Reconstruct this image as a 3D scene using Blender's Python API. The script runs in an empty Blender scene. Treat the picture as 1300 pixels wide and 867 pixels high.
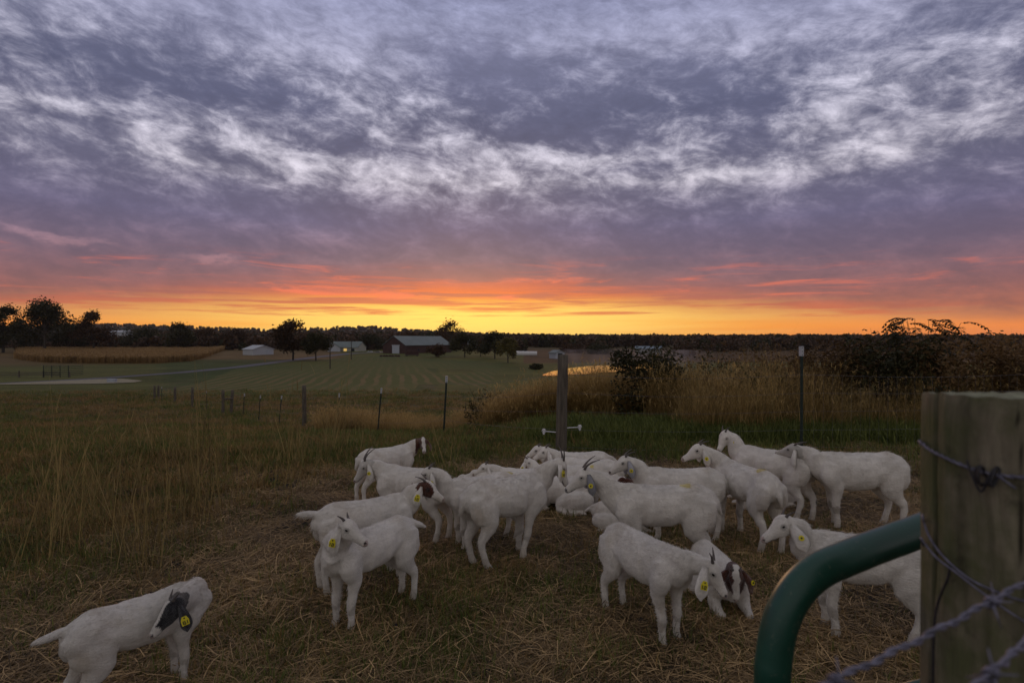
import bpy, math, random
import numpy as np
from mathutils import Vector, Matrix, Euler

R = math.radians
random.seed(7)
rng = np.random.default_rng(7)
scene = bpy.context.scene
col = scene.collection

# ------------------------------------------------------------------ camera
CAM_Z = 1.75
F = 722.2          # focal length in pixels of the 1300 px wide frame
HOR = 430.0        # row of the true horizon
cam_d = bpy.data.cameras.new("camera")
cam_d.lens = 20.0
cam_d.sensor_width = 36.0
cam_d.clip_start = 0.02
cam_d.clip_end = 60000.0
cam_d.dof.use_dof = True
cam_d.dof.focus_distance = 5.0
cam_d.dof.aperture_fstop = 5.0
cam = bpy.data.objects.new("camera", cam_d)
col.objects.link(cam)
cam.location = (0, 0, CAM_Z)
cam.rotation_euler = (R(90 - 0.27), 0, 0)
scene.camera = cam


def lin(r, g, b):
    f = lambda c: (c / 255 / 12.92) if c <= 10.3 else (((c / 255) + 0.055) / 1.055) ** 2.4
    return (f(r), f(g), f(b), 1.0)


# ------------------------------------------------------------------ node helper
class NB:
    def __init__(self, nt):
        self.nt = nt

    def node(self, t, **kw):
        n = self.nt.nodes.new(t)
        for k, v in kw.items():
            setattr(n, k, v)
        return n

    def put(self, sock, v):
        if v is None:
            return
        if isinstance(v, bpy.types.NodeSocket):
            self.nt.links.new(v, sock)
        else:
            sock.default_value = v

    def m(self, op, a, b=None, c=None, clamp=False):
        n = self.node('ShaderNodeMath', operation=op, use_clamp=clamp)
        self.put(n.inputs[0], a)
        if b is not None: self.put(n.inputs[1], b)
        if c is not None: self.put(n.inputs[2], c)
        return n.outputs[0]

    def mix(self, f, a, b, typ='RGBA', blend='MIX'):
        n = self.node('ShaderNodeMix', data_type=typ)
        if typ == 'RGBA':
            n.blend_type = blend
            i = [s for s in n.inputs if s.enabled]
            self.put(n.inputs[0], f); self.put(n.inputs[6], a); self.put(n.inputs[7], b)
            return n.outputs[2]
        self.put(n.inputs[0], f); self.put(n.inputs[2], a); self.put(n.inputs[3], b)
        return n.outputs[0]

    def ramp(self, f, stops, interp='LINEAR'):
        n = self.node('ShaderNodeValToRGB')
        cr = n.color_ramp
        cr.interpolation = interp
        while len(cr.elements) < len(stops):
            cr.elements.new(0.5)
        for e, (p, c) in zip(cr.elements, stops):
            e.position = p
            e.color = c if len(c) == 4 else (*c, 1)
        self.put(n.inputs[0], f)
        return n.outputs[0]

    def noise(self, vec, scale, detail=5, rough=0.55, dist=0.0, out=0, lac=2.0):
        n = self.node('ShaderNodeTexNoise')
        self.put(n.inputs['Vector'], vec)
        n.inputs['Scale'].default_value = scale
        n.inputs['Detail'].default_value = detail
        n.inputs['Roughness'].default_value = rough
        n.inputs['Distortion'].default_value = dist
        n.inputs['Lacunarity'].default_value = lac
        return n.outputs[out]

    def xyz(self, x, y, z=0.0):
        n = self.node('ShaderNodeCombineXYZ')
        self.put(n.inputs[0], x); self.put(n.inputs[1], y); self.put(n.inputs[2], z)
        return n.outputs[0]

    def smooth(self, v, lo, hi, a=0.0, b=1.0):
        n = self.node('ShaderNodeMapRange', interpolation_type='SMOOTHSTEP')
        self.put(n.inputs[0], v)
        n.inputs[1].default_value = lo; n.inputs[2].default_value = hi
        n.inputs[3].default_value = a; n.inputs[4].default_value = b
        return n.outputs[0]


# ------------------------------------------------------------------ sky (world)
world = bpy.data.worlds.new("World")
scene.world = world
world.use_nodes = True
wt = world.node_tree
wt.nodes.clear()
W = NB(wt)
tc = W.node('ShaderNodeTexCoord')
sep = W.node('ShaderNodeSeparateXYZ')
wt.links.new(tc.outputs['Generated'], sep.inputs[0])
dx, dy, dz = sep.outputs
hyp = W.m('SQRT', W.m('ADD', W.m('MULTIPLY', dx, dx), W.m('ADD', W.m('MULTIPLY', dy, dy), 1e-5)))
el = W.m('DIVIDE', dz, hyp)                 # tangent of the elevation
az = W.m('ARCTAN2', dx, dy)                 # 0 straight ahead, + to the right
# cloud-layer coordinates (perspective of a flat deck)
zc = W.m('ADD', W.m('MAXIMUM', dz, 0.0), 0.10)
px_ = W.m('DIVIDE', dx, zc)
py_ = W.m('DIVIDE', dy, zc)
deck = W.xyz(px_, py_, 0.0)
ang = W.xyz(W.m('MULTIPLY', az, 1.0), W.m('MULTIPLY', el, 2.4), 0.0)
deck_r = W.xyz(W.m('ADD', W.m('MULTIPLY', px_, 0.92), W.m('MULTIPLY', py_, 0.38)),
               W.m('MULTIPLY', W.m('SUBTRACT', W.m('MULTIPLY', py_, 0.92), W.m('MULTIPLY', px_, 0.38)), 1.0), 0.0)
n_big = W.noise(deck_r, 0.55, 7, 0.60, 0.4)
n_mid = W.noise(deck_r, 2.4, 9, 0.62, 0.5)
ang_r = W.xyz(W.m('ADD', W.m('MULTIPLY', az, 0.85), W.m('MULTIPLY', el, -0.45)), W.m('ADD', W.m('MULTIPLY', el, 1.55), W.m('MULTIPLY', az, 0.40)), 1.7)
n_warp = W.noise(ang, 3.2, 6, 0.62, 0.0)
n_fine = W.noise(ang_r, 15.0, 9, 0.66, 0.35)
n_warp2 = W.noise(ang, 3.0, 6, 0.62, 0.0, out=1)
sw = W.node('ShaderNodeSeparateXYZ')
wt.links.new(n_warp2, sw.inputs[0])
waz = W.m('ADD', az, W.m('MULTIPLY', W.m('SUBTRACT', sw.outputs[0], 0.5), 0.22))
wel = W.m('ADD', el, W.m('MULTIPLY', W.m('SUBTRACT', sw.outputs[1], 0.5), 0.13))


def pix_dir(x, y):
    u = (x - 650) / F
    return math.atan(u), (HOR - y) / F / math.sqrt(1 + u * u)


BLOBS = [  # x, y, half width, half height (photo pixels), turn in degrees (clockwise), amount
    (60, 100, 110, 26, 6, 0.8), (200, 92, 110, 24, 6, 0.7), (290, 115, 130, 24, 10, 1.0), (110, 72, 60, 12, 20, 0.4), (400, 128, 60, 12, 14, 0.5),
    (110, 188, 55, 11, 4, 0.9), (40, 150, 80, 14, 4, 0.35), (40, 240, 50, 6, 0, 0.4),
    (590, 75, 60, 26, 10, 0.6), (650, 110, 80, 30, 10, 0.9), (740, 135, 100, 30, 12, 1.1), (700, 160, 110, 22, 0, 0.7), (850, 95, 70, 22, 14, 0.5),
    (905, 120, 75, 26, 18, 0.9), (968, 150, 40, 34, 50, 1.0), (880, 100, 50, 16, 0, 0.4), (1000, 75, 110, 16, 4, 0.3),
    (1200, 205, 110, 22, -8, 1.0), (1120, 228, 120, 18, 0, 0.8), (1260, 240, 80, 20, 0, 0.7), (1235, 42, 16, 12, -30, 0.6), (1270, 80, 50, 18, 20, 0.35),
    (1040, 268, 70, 12, -8, 0.8), (810, 215, 45, 8, 2, 0.9), (760, 248, 70, 14, 3, 0.45), (660, 262, 40, 10, 10, 0.4), (500, 205, 60, 8, 14, 0.4), (420, 185, 60, 8, 12, 0.3),
    (260, 255, 300, 26, 8, 0.6), (980, 300, 400, 26, 0, 0.75), (60, 275, 200, 26, 0, 0.45), (560, 285, 260, 24, 0, 0.45), (260, 320, 300, 12, 0, 0.30),
    (330, 172, 110, 14, 16, -0.31), (240, 196, 90, 10, 14, -0.28), (440, 205, 70, 12, 8, -0.37), (330, 240, 90, 8, 12, -0.25), (60, 132, 90, 7, 3, -0.31),
    (700, 200, 60, 12, 0, -0.37), (610, 195, 60, 10, 8, -0.28), (655, 235, 50, 14, 20, -0.46), (790, 190, 60, 10, -6, -0.43), (880, 225, 60, 14, 0, -0.43), (845, 160, 50, 12, 0, -0.19),
    (1045, 140, 50, 20, 0, -0.50), (1060, 200, 60, 14, -15, -0.43), (830, 110, 26, 9, 16, -0.31), (1140, 150, 90, 26, 0, -0.19),
    (75, 302, 60, 4, 3, -1.14), (278, 326, 24, 3, 2, -1.23), (420, 314, 45, 5, 2, -0.50), (480, 40, 260, 26, 5, -0.31), (1130, 262, 40, 8, 0, -0.37),
    (900, 30, 420, 32, 0, -0.34), (60, 35, 180, 24, 6, -0.25), (520, 110, 40, 20, 30, -0.19),
]
dens = 0.14
for (bx, by, hw_, hh_, rot, amt) in BLOBS:
    a0, e0 = pix_dir(bx, by)
    sa, se = hw_ / F / (1 + ((bx - 650) / F) ** 2), hh_ / F / math.sqrt(1 + ((bx - 650) / F) ** 2)
    da = W.m('SUBTRACT', waz, a0)
    de = W.m('SUBTRACT', wel, e0)
    c_, s_ = math.cos(R(rot)), math.sin(R(rot))
    p = W.m('MULTIPLY', W.m('SUBTRACT', W.m('MULTIPLY', da, c_), W.m('MULTIPLY', de, s_)), 1 / sa)
    q = W.m('MULTIPLY', W.m('ADD', W.m('MULTIPLY', da, s_), W.m('MULTIPLY', de, c_)), 1 / se)
    r2 = W.m('ADD', W.m('MULTIPLY', p, p), W.m('MULTIPLY', q, q))
    g = W.m('EXPONENT', W.m('MULTIPLY', r2, -0.65))
    dens = W.m('MULTIPLY_ADD', g, amt, dens)
dens = W.m('MULTIPLY', W.m('TANH', W.m('MULTIPLY', dens, 1.1)), 0.72)
tex = W.m('MULTIPLY', W.m('SUBTRACT', n_big, 0.5), 0.5)
tex = W.m('ADD', tex, W.m('MULTIPLY', W.m('SUBTRACT', n_mid, 0.5), 1.1))
tex = W.m('ADD', tex, W.m('MULTIPLY', W.m('SUBTRACT', n_fine, 0.5), 2.9))
n_tiny = W.noise(ang_r, 44.0, 5, 0.62, 0.3)
tex = W.m('ADD', tex, W.m('MULTIPLY', W.m('SUBTRACT', n_tiny, 0.5), 0.75))
tex = W.m('MULTIPLY', tex, W.smooth(el, 0.56, 0.40, 0.55, 1.0))
dens = W.m('ADD', dens, W.m('MULTIPLY', tex, W.smooth(el, 0.10, 0.26, 0.45, 1.0)))
cover = W.smooth(dens, -0.80, 0.82)          # 0 thin bright veil, 1 thick dark cloud

# colours by elevation (tan) mapped 0..0.7 -> 0..1
er = W.m('DIVIDE', el, 0.70, clamp=True)
P = lambda y: max(0.0, (HOR - y) / F / 0.70)
thin = W.ramp(er, [(P(425), lin(236, 132, 70)), (P(375), lin(168, 102, 98)), (P(335), lin(150, 114, 126)), (P(290), lin(140, 128, 154)),
                   (P(235), lin(206, 200, 212)), (P(150), lin(198, 195, 212)), (P(60), lin(166, 167, 194)), (P(-60), lin(152, 158, 196)), (1.0, lin(160, 160, 172))])
thick = W.ramp(er, [(P(425), lin(150, 88, 70)), (P(375), lin(112, 80, 86)), (P(335), lin(98, 82, 102)), (P(290), lin(94, 88, 116)),
                    (P(235), lin(94, 92, 116)), (P(150), lin(88, 90, 117)), (P(60), lin(112, 114, 142)), (P(-60), lin(112, 116, 146)), (1.0, lin(126, 126, 136))])
cover = W.m('SUBTRACT', 1.0, W.m('POWER', W.m('SUBTRACT', 1.0, cover, clamp=True), 1.30))
deckcol = W.mix(cover, thin, thick)
grain = W.m('ADD', W.m('MULTIPLY', W.m('SUBTRACT', n_fine, 0.5), -0.65), W.m('MULTIPLY', W.m('SUBTRACT', n_tiny, 0.5), -0.25))
grain = W.m('ADD', 1.0, W.m('MULTIPLY', grain, W.smooth(el, 0.08, 0.24)))
gsc = W.node('ShaderNodeVectorMath', operation='SCALE')
W.put(gsc.inputs[0], deckcol); W.put(gsc.inputs['Scale'], grain)
deckcol = gsc.outputs[0]

# dawn glow low over the horizon
glow_az = W.m('SUBTRACT', az, pix_dir(590, 400)[0])
ga = W.m('EXPONENT', W.m('MULTIPLY', W.m('MULTIPLY', glow_az, glow_az), -1 / (2 * 0.34 ** 2)))
gw = W.m('EXPONENT', W.m('MULTIPLY', W.m('MULTIPLY', glow_az, glow_az), -1 / (2 * 0.50 ** 2)))
streak = W.noise(W.xyz(W.m('MULTIPLY', az, 2.6), W.m('MULTIPLY', el, 62.0), 0.0), 1.0, 6, 0.6, 0.35)
streak2 = W.noise(W.xyz(W.m('MULTIPLY', az, 6.0), W.m('MULTIPLY', el, 120.0), 3.3), 1.0, 6, 0.62, 0.4)
st = W.m('ADD', W.m('MULTIPLY', W.m('SUBTRACT', streak, 0.5), 1.5), W.m('MULTIPLY', W.m('SUBTRACT', streak2, 0.5), 0.8))
low_col = W.ramp(W.m('DIVIDE', el, 0.16, clamp=True), [
    (0.0, lin(246, 148, 34)), (0.10, lin(248, 164, 42)), (0.24, lin(248, 184, 76)), (0.38, lin(246, 158, 56)),
    (0.50, lin(252, 112, 34)), (0.68, lin(230, 90, 52)), (1.0, lin(170, 104, 112))])
hot = W.mix(W.m('MULTIPLY', W.smooth(W.m('ADD', W.m('MULTIPLY', ga, 0.85), W.m('MULTIPLY', st, 0.45)), 0.12, 0.75),
                W.smooth(el, 0.078, 0.04)), low_col, lin(252, 212, 104))
side = W.ramp(W.m('DIVIDE', el, 0.16, clamp=True), [
    (0.0, lin(232, 120, 58)), (0.12, lin(236, 122, 66)), (0.22, lin(190, 104, 88)), (0.4, lin(140, 96, 104)), (1.0, lin(120, 96, 110))])
lowmix = W.mix(gw, side, hot)
# dark / red streak clouds in the low band
sk = W.smooth(W.m('ADD', st, W.m('MULTIPLY', W.smooth(el, 0.01, 0.07), 0.30)), 0.14, 0.40)
sk = W.m('MULTIPLY', sk, W.smooth(el, 0.018, 0.036))
lowmix = W.mix(W.m('MULTIPLY', sk, 0.9), lowmix,
               W.ramp(W.m('DIVIDE', el, 0.16, clamp=True), [(0.0, lin(214, 110, 60)), (0.35, lin(196, 96, 70)), (0.6, lin(150, 92, 92)), (1.0, lin(116, 92, 108))]))
# how high the glow reaches: more in the middle, ragged edge
reach = W.m('ADD', W.m('ADD', W.m('MULTIPLY', gw, 0.034), W.m('MULTIPLY', ga, 0.040)), 0.023)
reach = W.m('ADD', reach, W.m('MULTIPLY', W.m('SUBTRACT', n_warp, 0.5), 0.05))
lowf = W.smooth(W.m('ADD', W.m('DIVIDE', el, reach), W.m('MULTIPLY', st, -0.30)), 1.55, 0.45)
skycol = W.mix(lowf, deckcol, lowmix)
# red underlit ripples just above the glow
rip = W.noise(W.xyz(W.m('MULTIPLY', az, 5.0), W.m('MULTIPLY', el, 48.0), 7.0), 1.0, 7, 0.66, 0.6)
ripf = W.m('MULTIPLY', W.smooth(rip, 0.52, 0.68), W.m('MULTIPLY', W.smooth(el, 0.050, 0.075), W.smooth(el, 0.150, 0.085)))
skycol = W.mix(W.m('MULTIPLY', W.m('MULTIPLY', ripf, W.m('ADD', W.m('MULTIPLY', gw, 0.7), 0.3)), 0.85), skycol, lin(232, 112, 84))
# away from the dawn the overcast is a plain grey-lavender deck
front = W.smooth(dy, -0.35, 0.25)
backcol = W.mix(W.smooth(n_big, 0.35, 0.7), lin(178, 174, 176), lin(124, 122, 130))
skycol = W.mix(front, backcol, skycol)
# below the horizon: dull haze colour
skycol = W.mix(W.smooth(el, -0.012, -0.001), lin(70, 56, 56), skycol)

sky = W.node('ShaderNodeTexSky', sky_type='NISHITA')
sky.sun_disc = False
SUN_EL, SUN_AZ = R(2.5), pix_dir(590, 400)[0]
sky.sun_elevation = SUN_EL
sky.sun_rotation = SUN_AZ
bg0 = W.node('ShaderNodeBackground')
wt.links.new(sky.outputs[0], bg0.inputs[0])
bg0.inputs[1].default_value = 0.006
bg1 = W.node('ShaderNodeBackground')
wt.links.new(skycol, bg1.inputs[0])
bg1.inputs[1].default_value = 0.97
add = W.node('ShaderNodeAddShader')
wt.links.new(bg0.outputs[0], add.inputs[0])
wt.links.new(bg1.outputs[0], add.inputs[1])
wo = W.node('ShaderNodeOutputWorld')
wt.links.new(add.outputs[0], wo.inputs[0])
world.cycles.sampling_method = 'MANUAL'
world.cycles.sample_map_resolution = 1024

# added lamp mimicking the horizon glow as rim light: weak, warm, very soft
sd = bpy.data.lights.new("glow_lamp", 'SUN')
sd.energy = 0.30
sd.color = (1.0, 0.55, 0.28)
sd.angle = R(14)
glow_lamp = bpy.data.objects.new("glow_lamp", sd)
col.objects.link(glow_lamp)
sdir = Vector((math.sin(SUN_AZ) * math.cos(R(5)), math.cos(SUN_AZ) * math.cos(R(5)), math.sin(R(5))))
glow_lamp.rotation_euler = (-sdir).to_track_quat('-Z', 'Y').to_euler()

scene.view_settings.view_transform = 'Standard'
scene.view_settings.look = 'None'
scene.view_settings.exposure = 0.22
scene.view_settings.gamma = 1.0
scene.cycles.max_bounces = 6
scene.cycles.diffuse_bounces = 3
scene.cycles.volume_bounces = 0
scene.cycles.use_denoising = True


# ------------------------------------------------------------------ general helpers
def tag(o, label=None, cat=None, group=None, kind=None):
    if label: o['label'] = label
    if cat: o['category'] = cat
    if group: o['group'] = group
    if kind: o['kind'] = kind
    return o


def empty(name, loc, rz=0.0, parent=None):
    o = bpy.data.objects.new(name, None)
    col.objects.link(o)
    o.location = loc
    o.rotation_euler = (0, 0, rz)
    o.empty_display_size = 0.2
    if parent: o.parent = parent
    return o


def mesh_obj(name, V, Fc, mat=None, parent=None, smooth=False, loc=None):
    me = bpy.data.meshes.new(name)
    me.from_pydata([tuple(v) for v in V], [], [tuple(f) for f in Fc])
    me.update()
    if mat: me.materials.append(mat)
    if smooth: me.shade_smooth()
    o = bpy.data.objects.new(name, me)
    col.objects.link(o)
    if parent: o.parent = parent
    if loc is not None: o.location = loc
    return o


def add_col(me, name, arr):
    a = me.color_attributes.new(name, 'FLOAT_COLOR', 'POINT')
    n = len(me.vertices)
    full = np.ones((n, 4), dtype=np.float32)
    full[:, :3] = arr[:, :3]
    a.data.foreach_set('color', full.ravel())


class MB:
    """collects closed shapes into one mesh"""
    def __init__(self):
        self.V, self.F = [], []

    def box(self, c, s, rot=None):
        b = len(self.V)
        for k in range(8):
            p = Vector(((k & 1) - .5, ((k >> 1) & 1) - .5, ((k >> 2) & 1) - .5))
            p = Vector((p.x * s[0], p.y * s[1], p.z * s[2]))
            if rot is not None: p = rot @ p
            self.V.append(p + Vector(c))
        for f in ((0, 2, 3, 1), (4, 5, 7, 6), (0, 1, 5, 4), (2, 6, 7, 3), (0, 4, 6, 2), (1, 3, 7, 5)):
            self.F.append([b + i for i in f])
        return self

    def quad(self, *ps):
        b = len(self.V)
        self.V += [Vector(p) for p in ps]
        self.F.append(list(range(b, b + len(ps))))
        return self

    def tube(self, pts, rad, n=8, cap=True):
        pts = [Vector(p) for p in pts]
        if not hasattr(rad, '__len__'): rad = [rad] * len(pts)
        b0 = len(self.V)
        up = Vector((0, 0, 1))
        last = None
        for i, p in enumerate(pts):
            t = (pts[min(i + 1, len(pts) - 1)] - pts[max(i - 1, 0)]).normalized()
            if last is None:
                a = t.cross(up)
                if a.length < 1e-3: a = t.cross(Vector((0, 1, 0)))
                a.normalize()
            else:
                a = (last - t * last.dot(t)).normalized()
            last = a
            bb = t.cross(a)
            r = rad[i]
            ra, rb = r if isinstance(r, (tuple, list)) else (r, r)
            for k in range(n):
                th = 2 * math.pi * k / n
                self.V.append(p + a * (math.cos(th) * ra) + bb * (math.sin(th) * rb))
        for i in range(len(pts) - 1):
            for k in range(n):
                k2 = (k + 1) % n
                self.F.append([b0 + i * n + k, b0 + i * n + k2, b0 + (i + 1) * n + k2, b0 + (i + 1) * n + k])
        if cap:
            self.F.append([b0 + k for k in range(n)][::-1])
            e = b0 + (len(pts) - 1) * n
            self.F.append([e + k for k in range(n)])
        return self

    def build(self, name, mat=None, parent=None, smooth=False, loc=None):
        return mesh_obj(name, self.V, self.F, mat, parent, smooth, loc)


# ------------------------------------------------------------------ terrain height
YL = np.array([-50, 8.6, 13, 16.8, 20.7, 26, 30, 36, 42, 60, 100, 160, 400, 900, 2500, 9000.])
ZL = np.array([0, 0, -.50, -1.08, -1.6, -2.22, -2.6, -3.0, -3.35, -4.5, -6.2, -6.3, -4.6, 2, 8, 8.])
YR = np.array([-50, 8.6, 11, 12.5, 15, 20, 30, 50, 80, 100, 200, 400, 900, 2500, 9000.])
ZR = np.array([0, 0, -.03, -.08, -.40, -1.3, -3.2, -5.4, -6.3, -6.4, -6.4, -6.0, -3, 0, 0.])


def smoothstep(x, a, b):
    t = np.clip((x - a) / (b - a), 0, 1)
    return t * t * (3 - 2 * t)


def wavy(x, y, s, seed=0.0):
    return (np.sin(x * s * 1.7 + y * s * 0.6 + seed) + np.sin(x * s * -0.8 + y * s * 1.9 + seed * 2.1) + np.sin(x * s * 2.9 - y * s * 2.3 + seed * 3.7) * .5) / 2.5


def height(x, y):
    x = np.asarray(x, float); y = np.asarray(y, float)
    yy = y + 0.0
    zl = np.interp(yy, YL, ZL); zr = np.interp(yy, YR, ZR)
    u = x / np.maximum(y, 4.0)
    k = smoothstep(u, -0.16, 0.10)
    z = zl * (1 - k) + zr * k
    far = smoothstep(y, 20, 60)
    z = z + far * wavy(x, y, 0.02, 1.0) * 0.10 * np.minimum(1, y / 100)
    near = 1 - smoothstep(np.hypot(x, y), 12, 30)
    z = z + near * (wavy(x, y, 1.3, 0.3) * 0.012 + wavy(x, y, 4.1, 2.3) * 0.006)
    return z


def hz(x, y):
    return float(height(x, y))


def at(px, py, y):
    """world point seen at photo pixel (px,py) at forward distance y"""
    return Vector(((px - 650) / F * y, y, CAM_Z + (HOR - py) / F * y))


def ground(px, py):
    """ground point seen at a photo pixel (first hit)"""
    s = (HOR - py) / F
    u = (px - 650) / F
    y = 1.5
    while y < 3000:
        if CAM_Z + s * y <= hz(u * y, y): break
        y *= 1.01
    return Vector((u * y, y, hz(u * y, y)))


# ------------------------------------------------------------------ materials
def mat_new(name):
    m = bpy.data.materials.new(name)
    m.use_nodes = True
    nt = m.node_tree
    b = NB(nt)
    bs = nt.nodes['Principled BSDF']
    return m, b, bs


def simple(name, c, rough=0.7, metal=0.0, var=0.25, scale=20.0, bump=0.0, bscale=60.0, spec=0.3, stretch=None):
    m, b, bs = mat_new(name)
    t = b.node('ShaderNodeTexCoord')
    v = t.outputs['Object']
    if stretch:
        mp = b.node('ShaderNodeMapping')
        mp.inputs['Scale'].default_value = stretch
        b.nt.links.new(v, mp.inputs[0]); v = mp.outputs[0]
    n = b.noise(v, scale, 6, 0.6)
    lo = tuple(x * (1 - var) for x in c) + (1,)
    hi = tuple(min(1, x * (1 + var)) for x in c) + (1,)
    b.put(bs.inputs['Base Color'], b.ramp(n, [(0.3, lo), (0.7, hi)]))
    bs.inputs['Roughness'].default_value = rough
    bs.inputs['Metallic'].default_value = metal
    bs.inputs['Specular IOR Level'].default_value = spec
    if bump:
        bp = b.node('ShaderNodeBump')
        bp.inputs['Strength'].default_value = bump
        bp.inputs['Distance'].default_value = 0.01
        b.put(bp.inputs['Height'], b.noise(v, bscale, 6, 0.6))
        b.nt.links.new(bp.outputs[0], bs.inputs['Normal'])
    return m


def blade_mat(name, ca, cb, transl=0.25):
    """grass / straw: per-blade tint attribute, per-instance random and patches in world space"""
    m, b, bs = mat_new(name)
    at_ = b.node('ShaderNodeAttribute', attribute_name='tint')
    oi = b.node('ShaderNodeObjectInfo')
    geo = b.node('ShaderNodeNewGeometry')
    n = b.noise(geo.outputs['Position'], 0.9, 3, 0.6)
    f = b.m('ADD', b.m('MULTIPLY', at_.outputs['Fac'], 0.6), b.m('ADD', b.m('MULTIPLY', oi.outputs['Random'], 0.25), b.m('MULTIPLY', b.m('SUBTRACT', n, 0.5), 0.9)), clamp=True)
    c = b.mix(f, (*ca, 1), (*cb, 1))
    b.put(bs.inputs['Base Color'], c)
    bs.inputs['Roughness'].default_value = 0.65
    bs.inputs['Specular IOR Level'].default_value = 0.25
    tr = b.node('ShaderNodeBsdfTranslucent')
    b.put(tr.inputs[0], c)
    mx = b.node('ShaderNodeMixShader')
    mx.inputs[0].default_value = transl
    out = b.nt.nodes['Material Output']
    b.nt.links.new(bs.outputs[0], mx.inputs[1])
    b.nt.links.new(tr.outputs[0], mx.inputs[2])
    b.nt.links.new(mx.outputs[0], out.inputs[0])
    return m


# ------------------------------------------------------------------ geometry-nodes scatter
def scatter(name, pts, rots, scls, variants, label=None, cat=None, kind='stuff'):
    src = bpy.data.collections.new(name + '_kinds')
    for o in variants:
        src.objects.link(o)
    me = bpy.data.meshes.new(name)
    pts = np.asarray(pts, dtype=np.float32)
    n = len(pts)
    me.vertices.add(n)
    me.vertices.foreach_set('co', pts.ravel())
    a = me.attributes.new('rot', 'FLOAT_VECTOR', 'POINT'); a.data.foreach_set('vector', np.asarray(rots, dtype=np.float32).ravel())
    a = me.attributes.new('scl', 'FLOAT', 'POINT'); a.data.foreach_set('value', np.asarray(scls, dtype=np.float32).ravel())
    a = me.attributes.new('idx', 'INT', 'POINT'); a.data.foreach_set('value', rng.integers(0, len(variants), n).astype(np.int32))
    o = bpy.data.objects.new(name, me)
    col.objects.link(o)
    ng = bpy.data.node_groups.new(name + '_scatter', 'GeometryNodeTree')
    ng.interface.new_socket(name='Geometry', in_out='INPUT', socket_type='NodeSocketGeometry')
    ng.interface.new_socket(name='Geometry', in_out='OUTPUT', socket_type='NodeSocketGeometry')
    gi = ng.nodes.new('NodeGroupInput'); go = ng.nodes.new('NodeGroupOutput')
    ci = ng.nodes.new('GeometryNodeCollectionInfo')
    ci.inputs['Collection'].default_value = src
    ci.inputs['Separate Children'].default_value = True
    ci.inputs['Reset Children'].default_value = True
    iop = ng.nodes.new('GeometryNodeInstanceOnPoints')
    iop.inputs['Pick Instance'].default_value = True

    def attr(nm, dt):
        k = ng.nodes.new('GeometryNodeInputNamedAttribute')
        k.data_type = dt
        k.inputs['Name'].default_value = nm
        return [s for s in k.outputs if s.enabled and s.name == 'Attribute'][0]
    L = ng.links.new
    L(gi.outputs[0], iop.inputs['Points'])
    L(ci.outputs[0], iop.inputs['Instance'])
    L(attr('idx', 'INT'), iop.inputs['Instance Index'])
    L(attr('rot', 'FLOAT_VECTOR'), iop.inputs['Rotation'])
    L(attr('scl', 'FLOAT'), iop.inputs['Scale'])
    L(iop.outputs[0], go.inputs[0])
    md = o.modifiers.new('scatter', 'NODES')
    md.node_group = ng
    tag(o, label, cat, None, kind)
    return o


def loose(name, V, Fc, mat, tint=None, mats=None, midx=None):
    me = bpy.data.meshes.new(name)
    V = np.asarray(V, dtype=np.float32)
    me.from_pydata(V.tolist(), [], [list(map(int, f)) for f in Fc])
    if mats:
        for m_ in mats: me.materials.append(m_)
        me.polygons.foreach_set('material_index', np.asarray(midx, dtype=np.int32))
    else:
        me.materials.append(mat)
    if tint is not None:
        a = me.attributes.new('tint', 'FLOAT', 'POINT')
        a.data.foreach_set('value', np.asarray(tint, dtype=np.float32))
    return bpy.data.objects.new(name, me)


def blade(V, Fc, T, base, az_, lean, curl, length, width, segs, t):
    """append one tapering bent blade"""
    b0 = len(V)
    d = np.array([math.cos(az_), math.sin(az_), 0.0])
    side = np.array([-math.sin(az_), math.cos(az_), 0.0])
    p = np.array(base, float)
    ang_ = lean
    for i in range(segs + 1):
        w = width * (1 - (i / segs) ** 1.5) + 0.0004
        V.append(p - side * w * .5); V.append(p + side * w * .5)
        T.append(t); T.append(t)
        step = length / segs
        p = p + (d * math.sin(ang_) + np.array([0, 0, 1.0]) * math.cos(ang_)) * step
        ang_ += curl / segs
    for i in range(segs):
        Fc.append((b0 + 2 * i, b0 + 2 * i + 1, b0 + 2 * i + 3, b0 + 2 * i + 2))


def grass_clump(name, mat, n, rad, h, w, lean=0.35, curl=0.6, segs=3):
    V, Fc, T = [], [], []
    for _ in range(n):
        r_ = rad * math.sqrt(random.random()); a = random.uniform(0, 2 * math.pi)
        blade(V, Fc, T, (r_ * math.cos(a), r_ * math.sin(a), -0.01), random.uniform(0, 6.283), abs(random.gauss(0, lean)),
              random.uniform(0, curl) * 1.5, h * random.uniform(0.45, 1.15), w * random.uniform(.7, 1.3), segs, random.random())
    return loose(name, V, Fc, mat, T)


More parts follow.
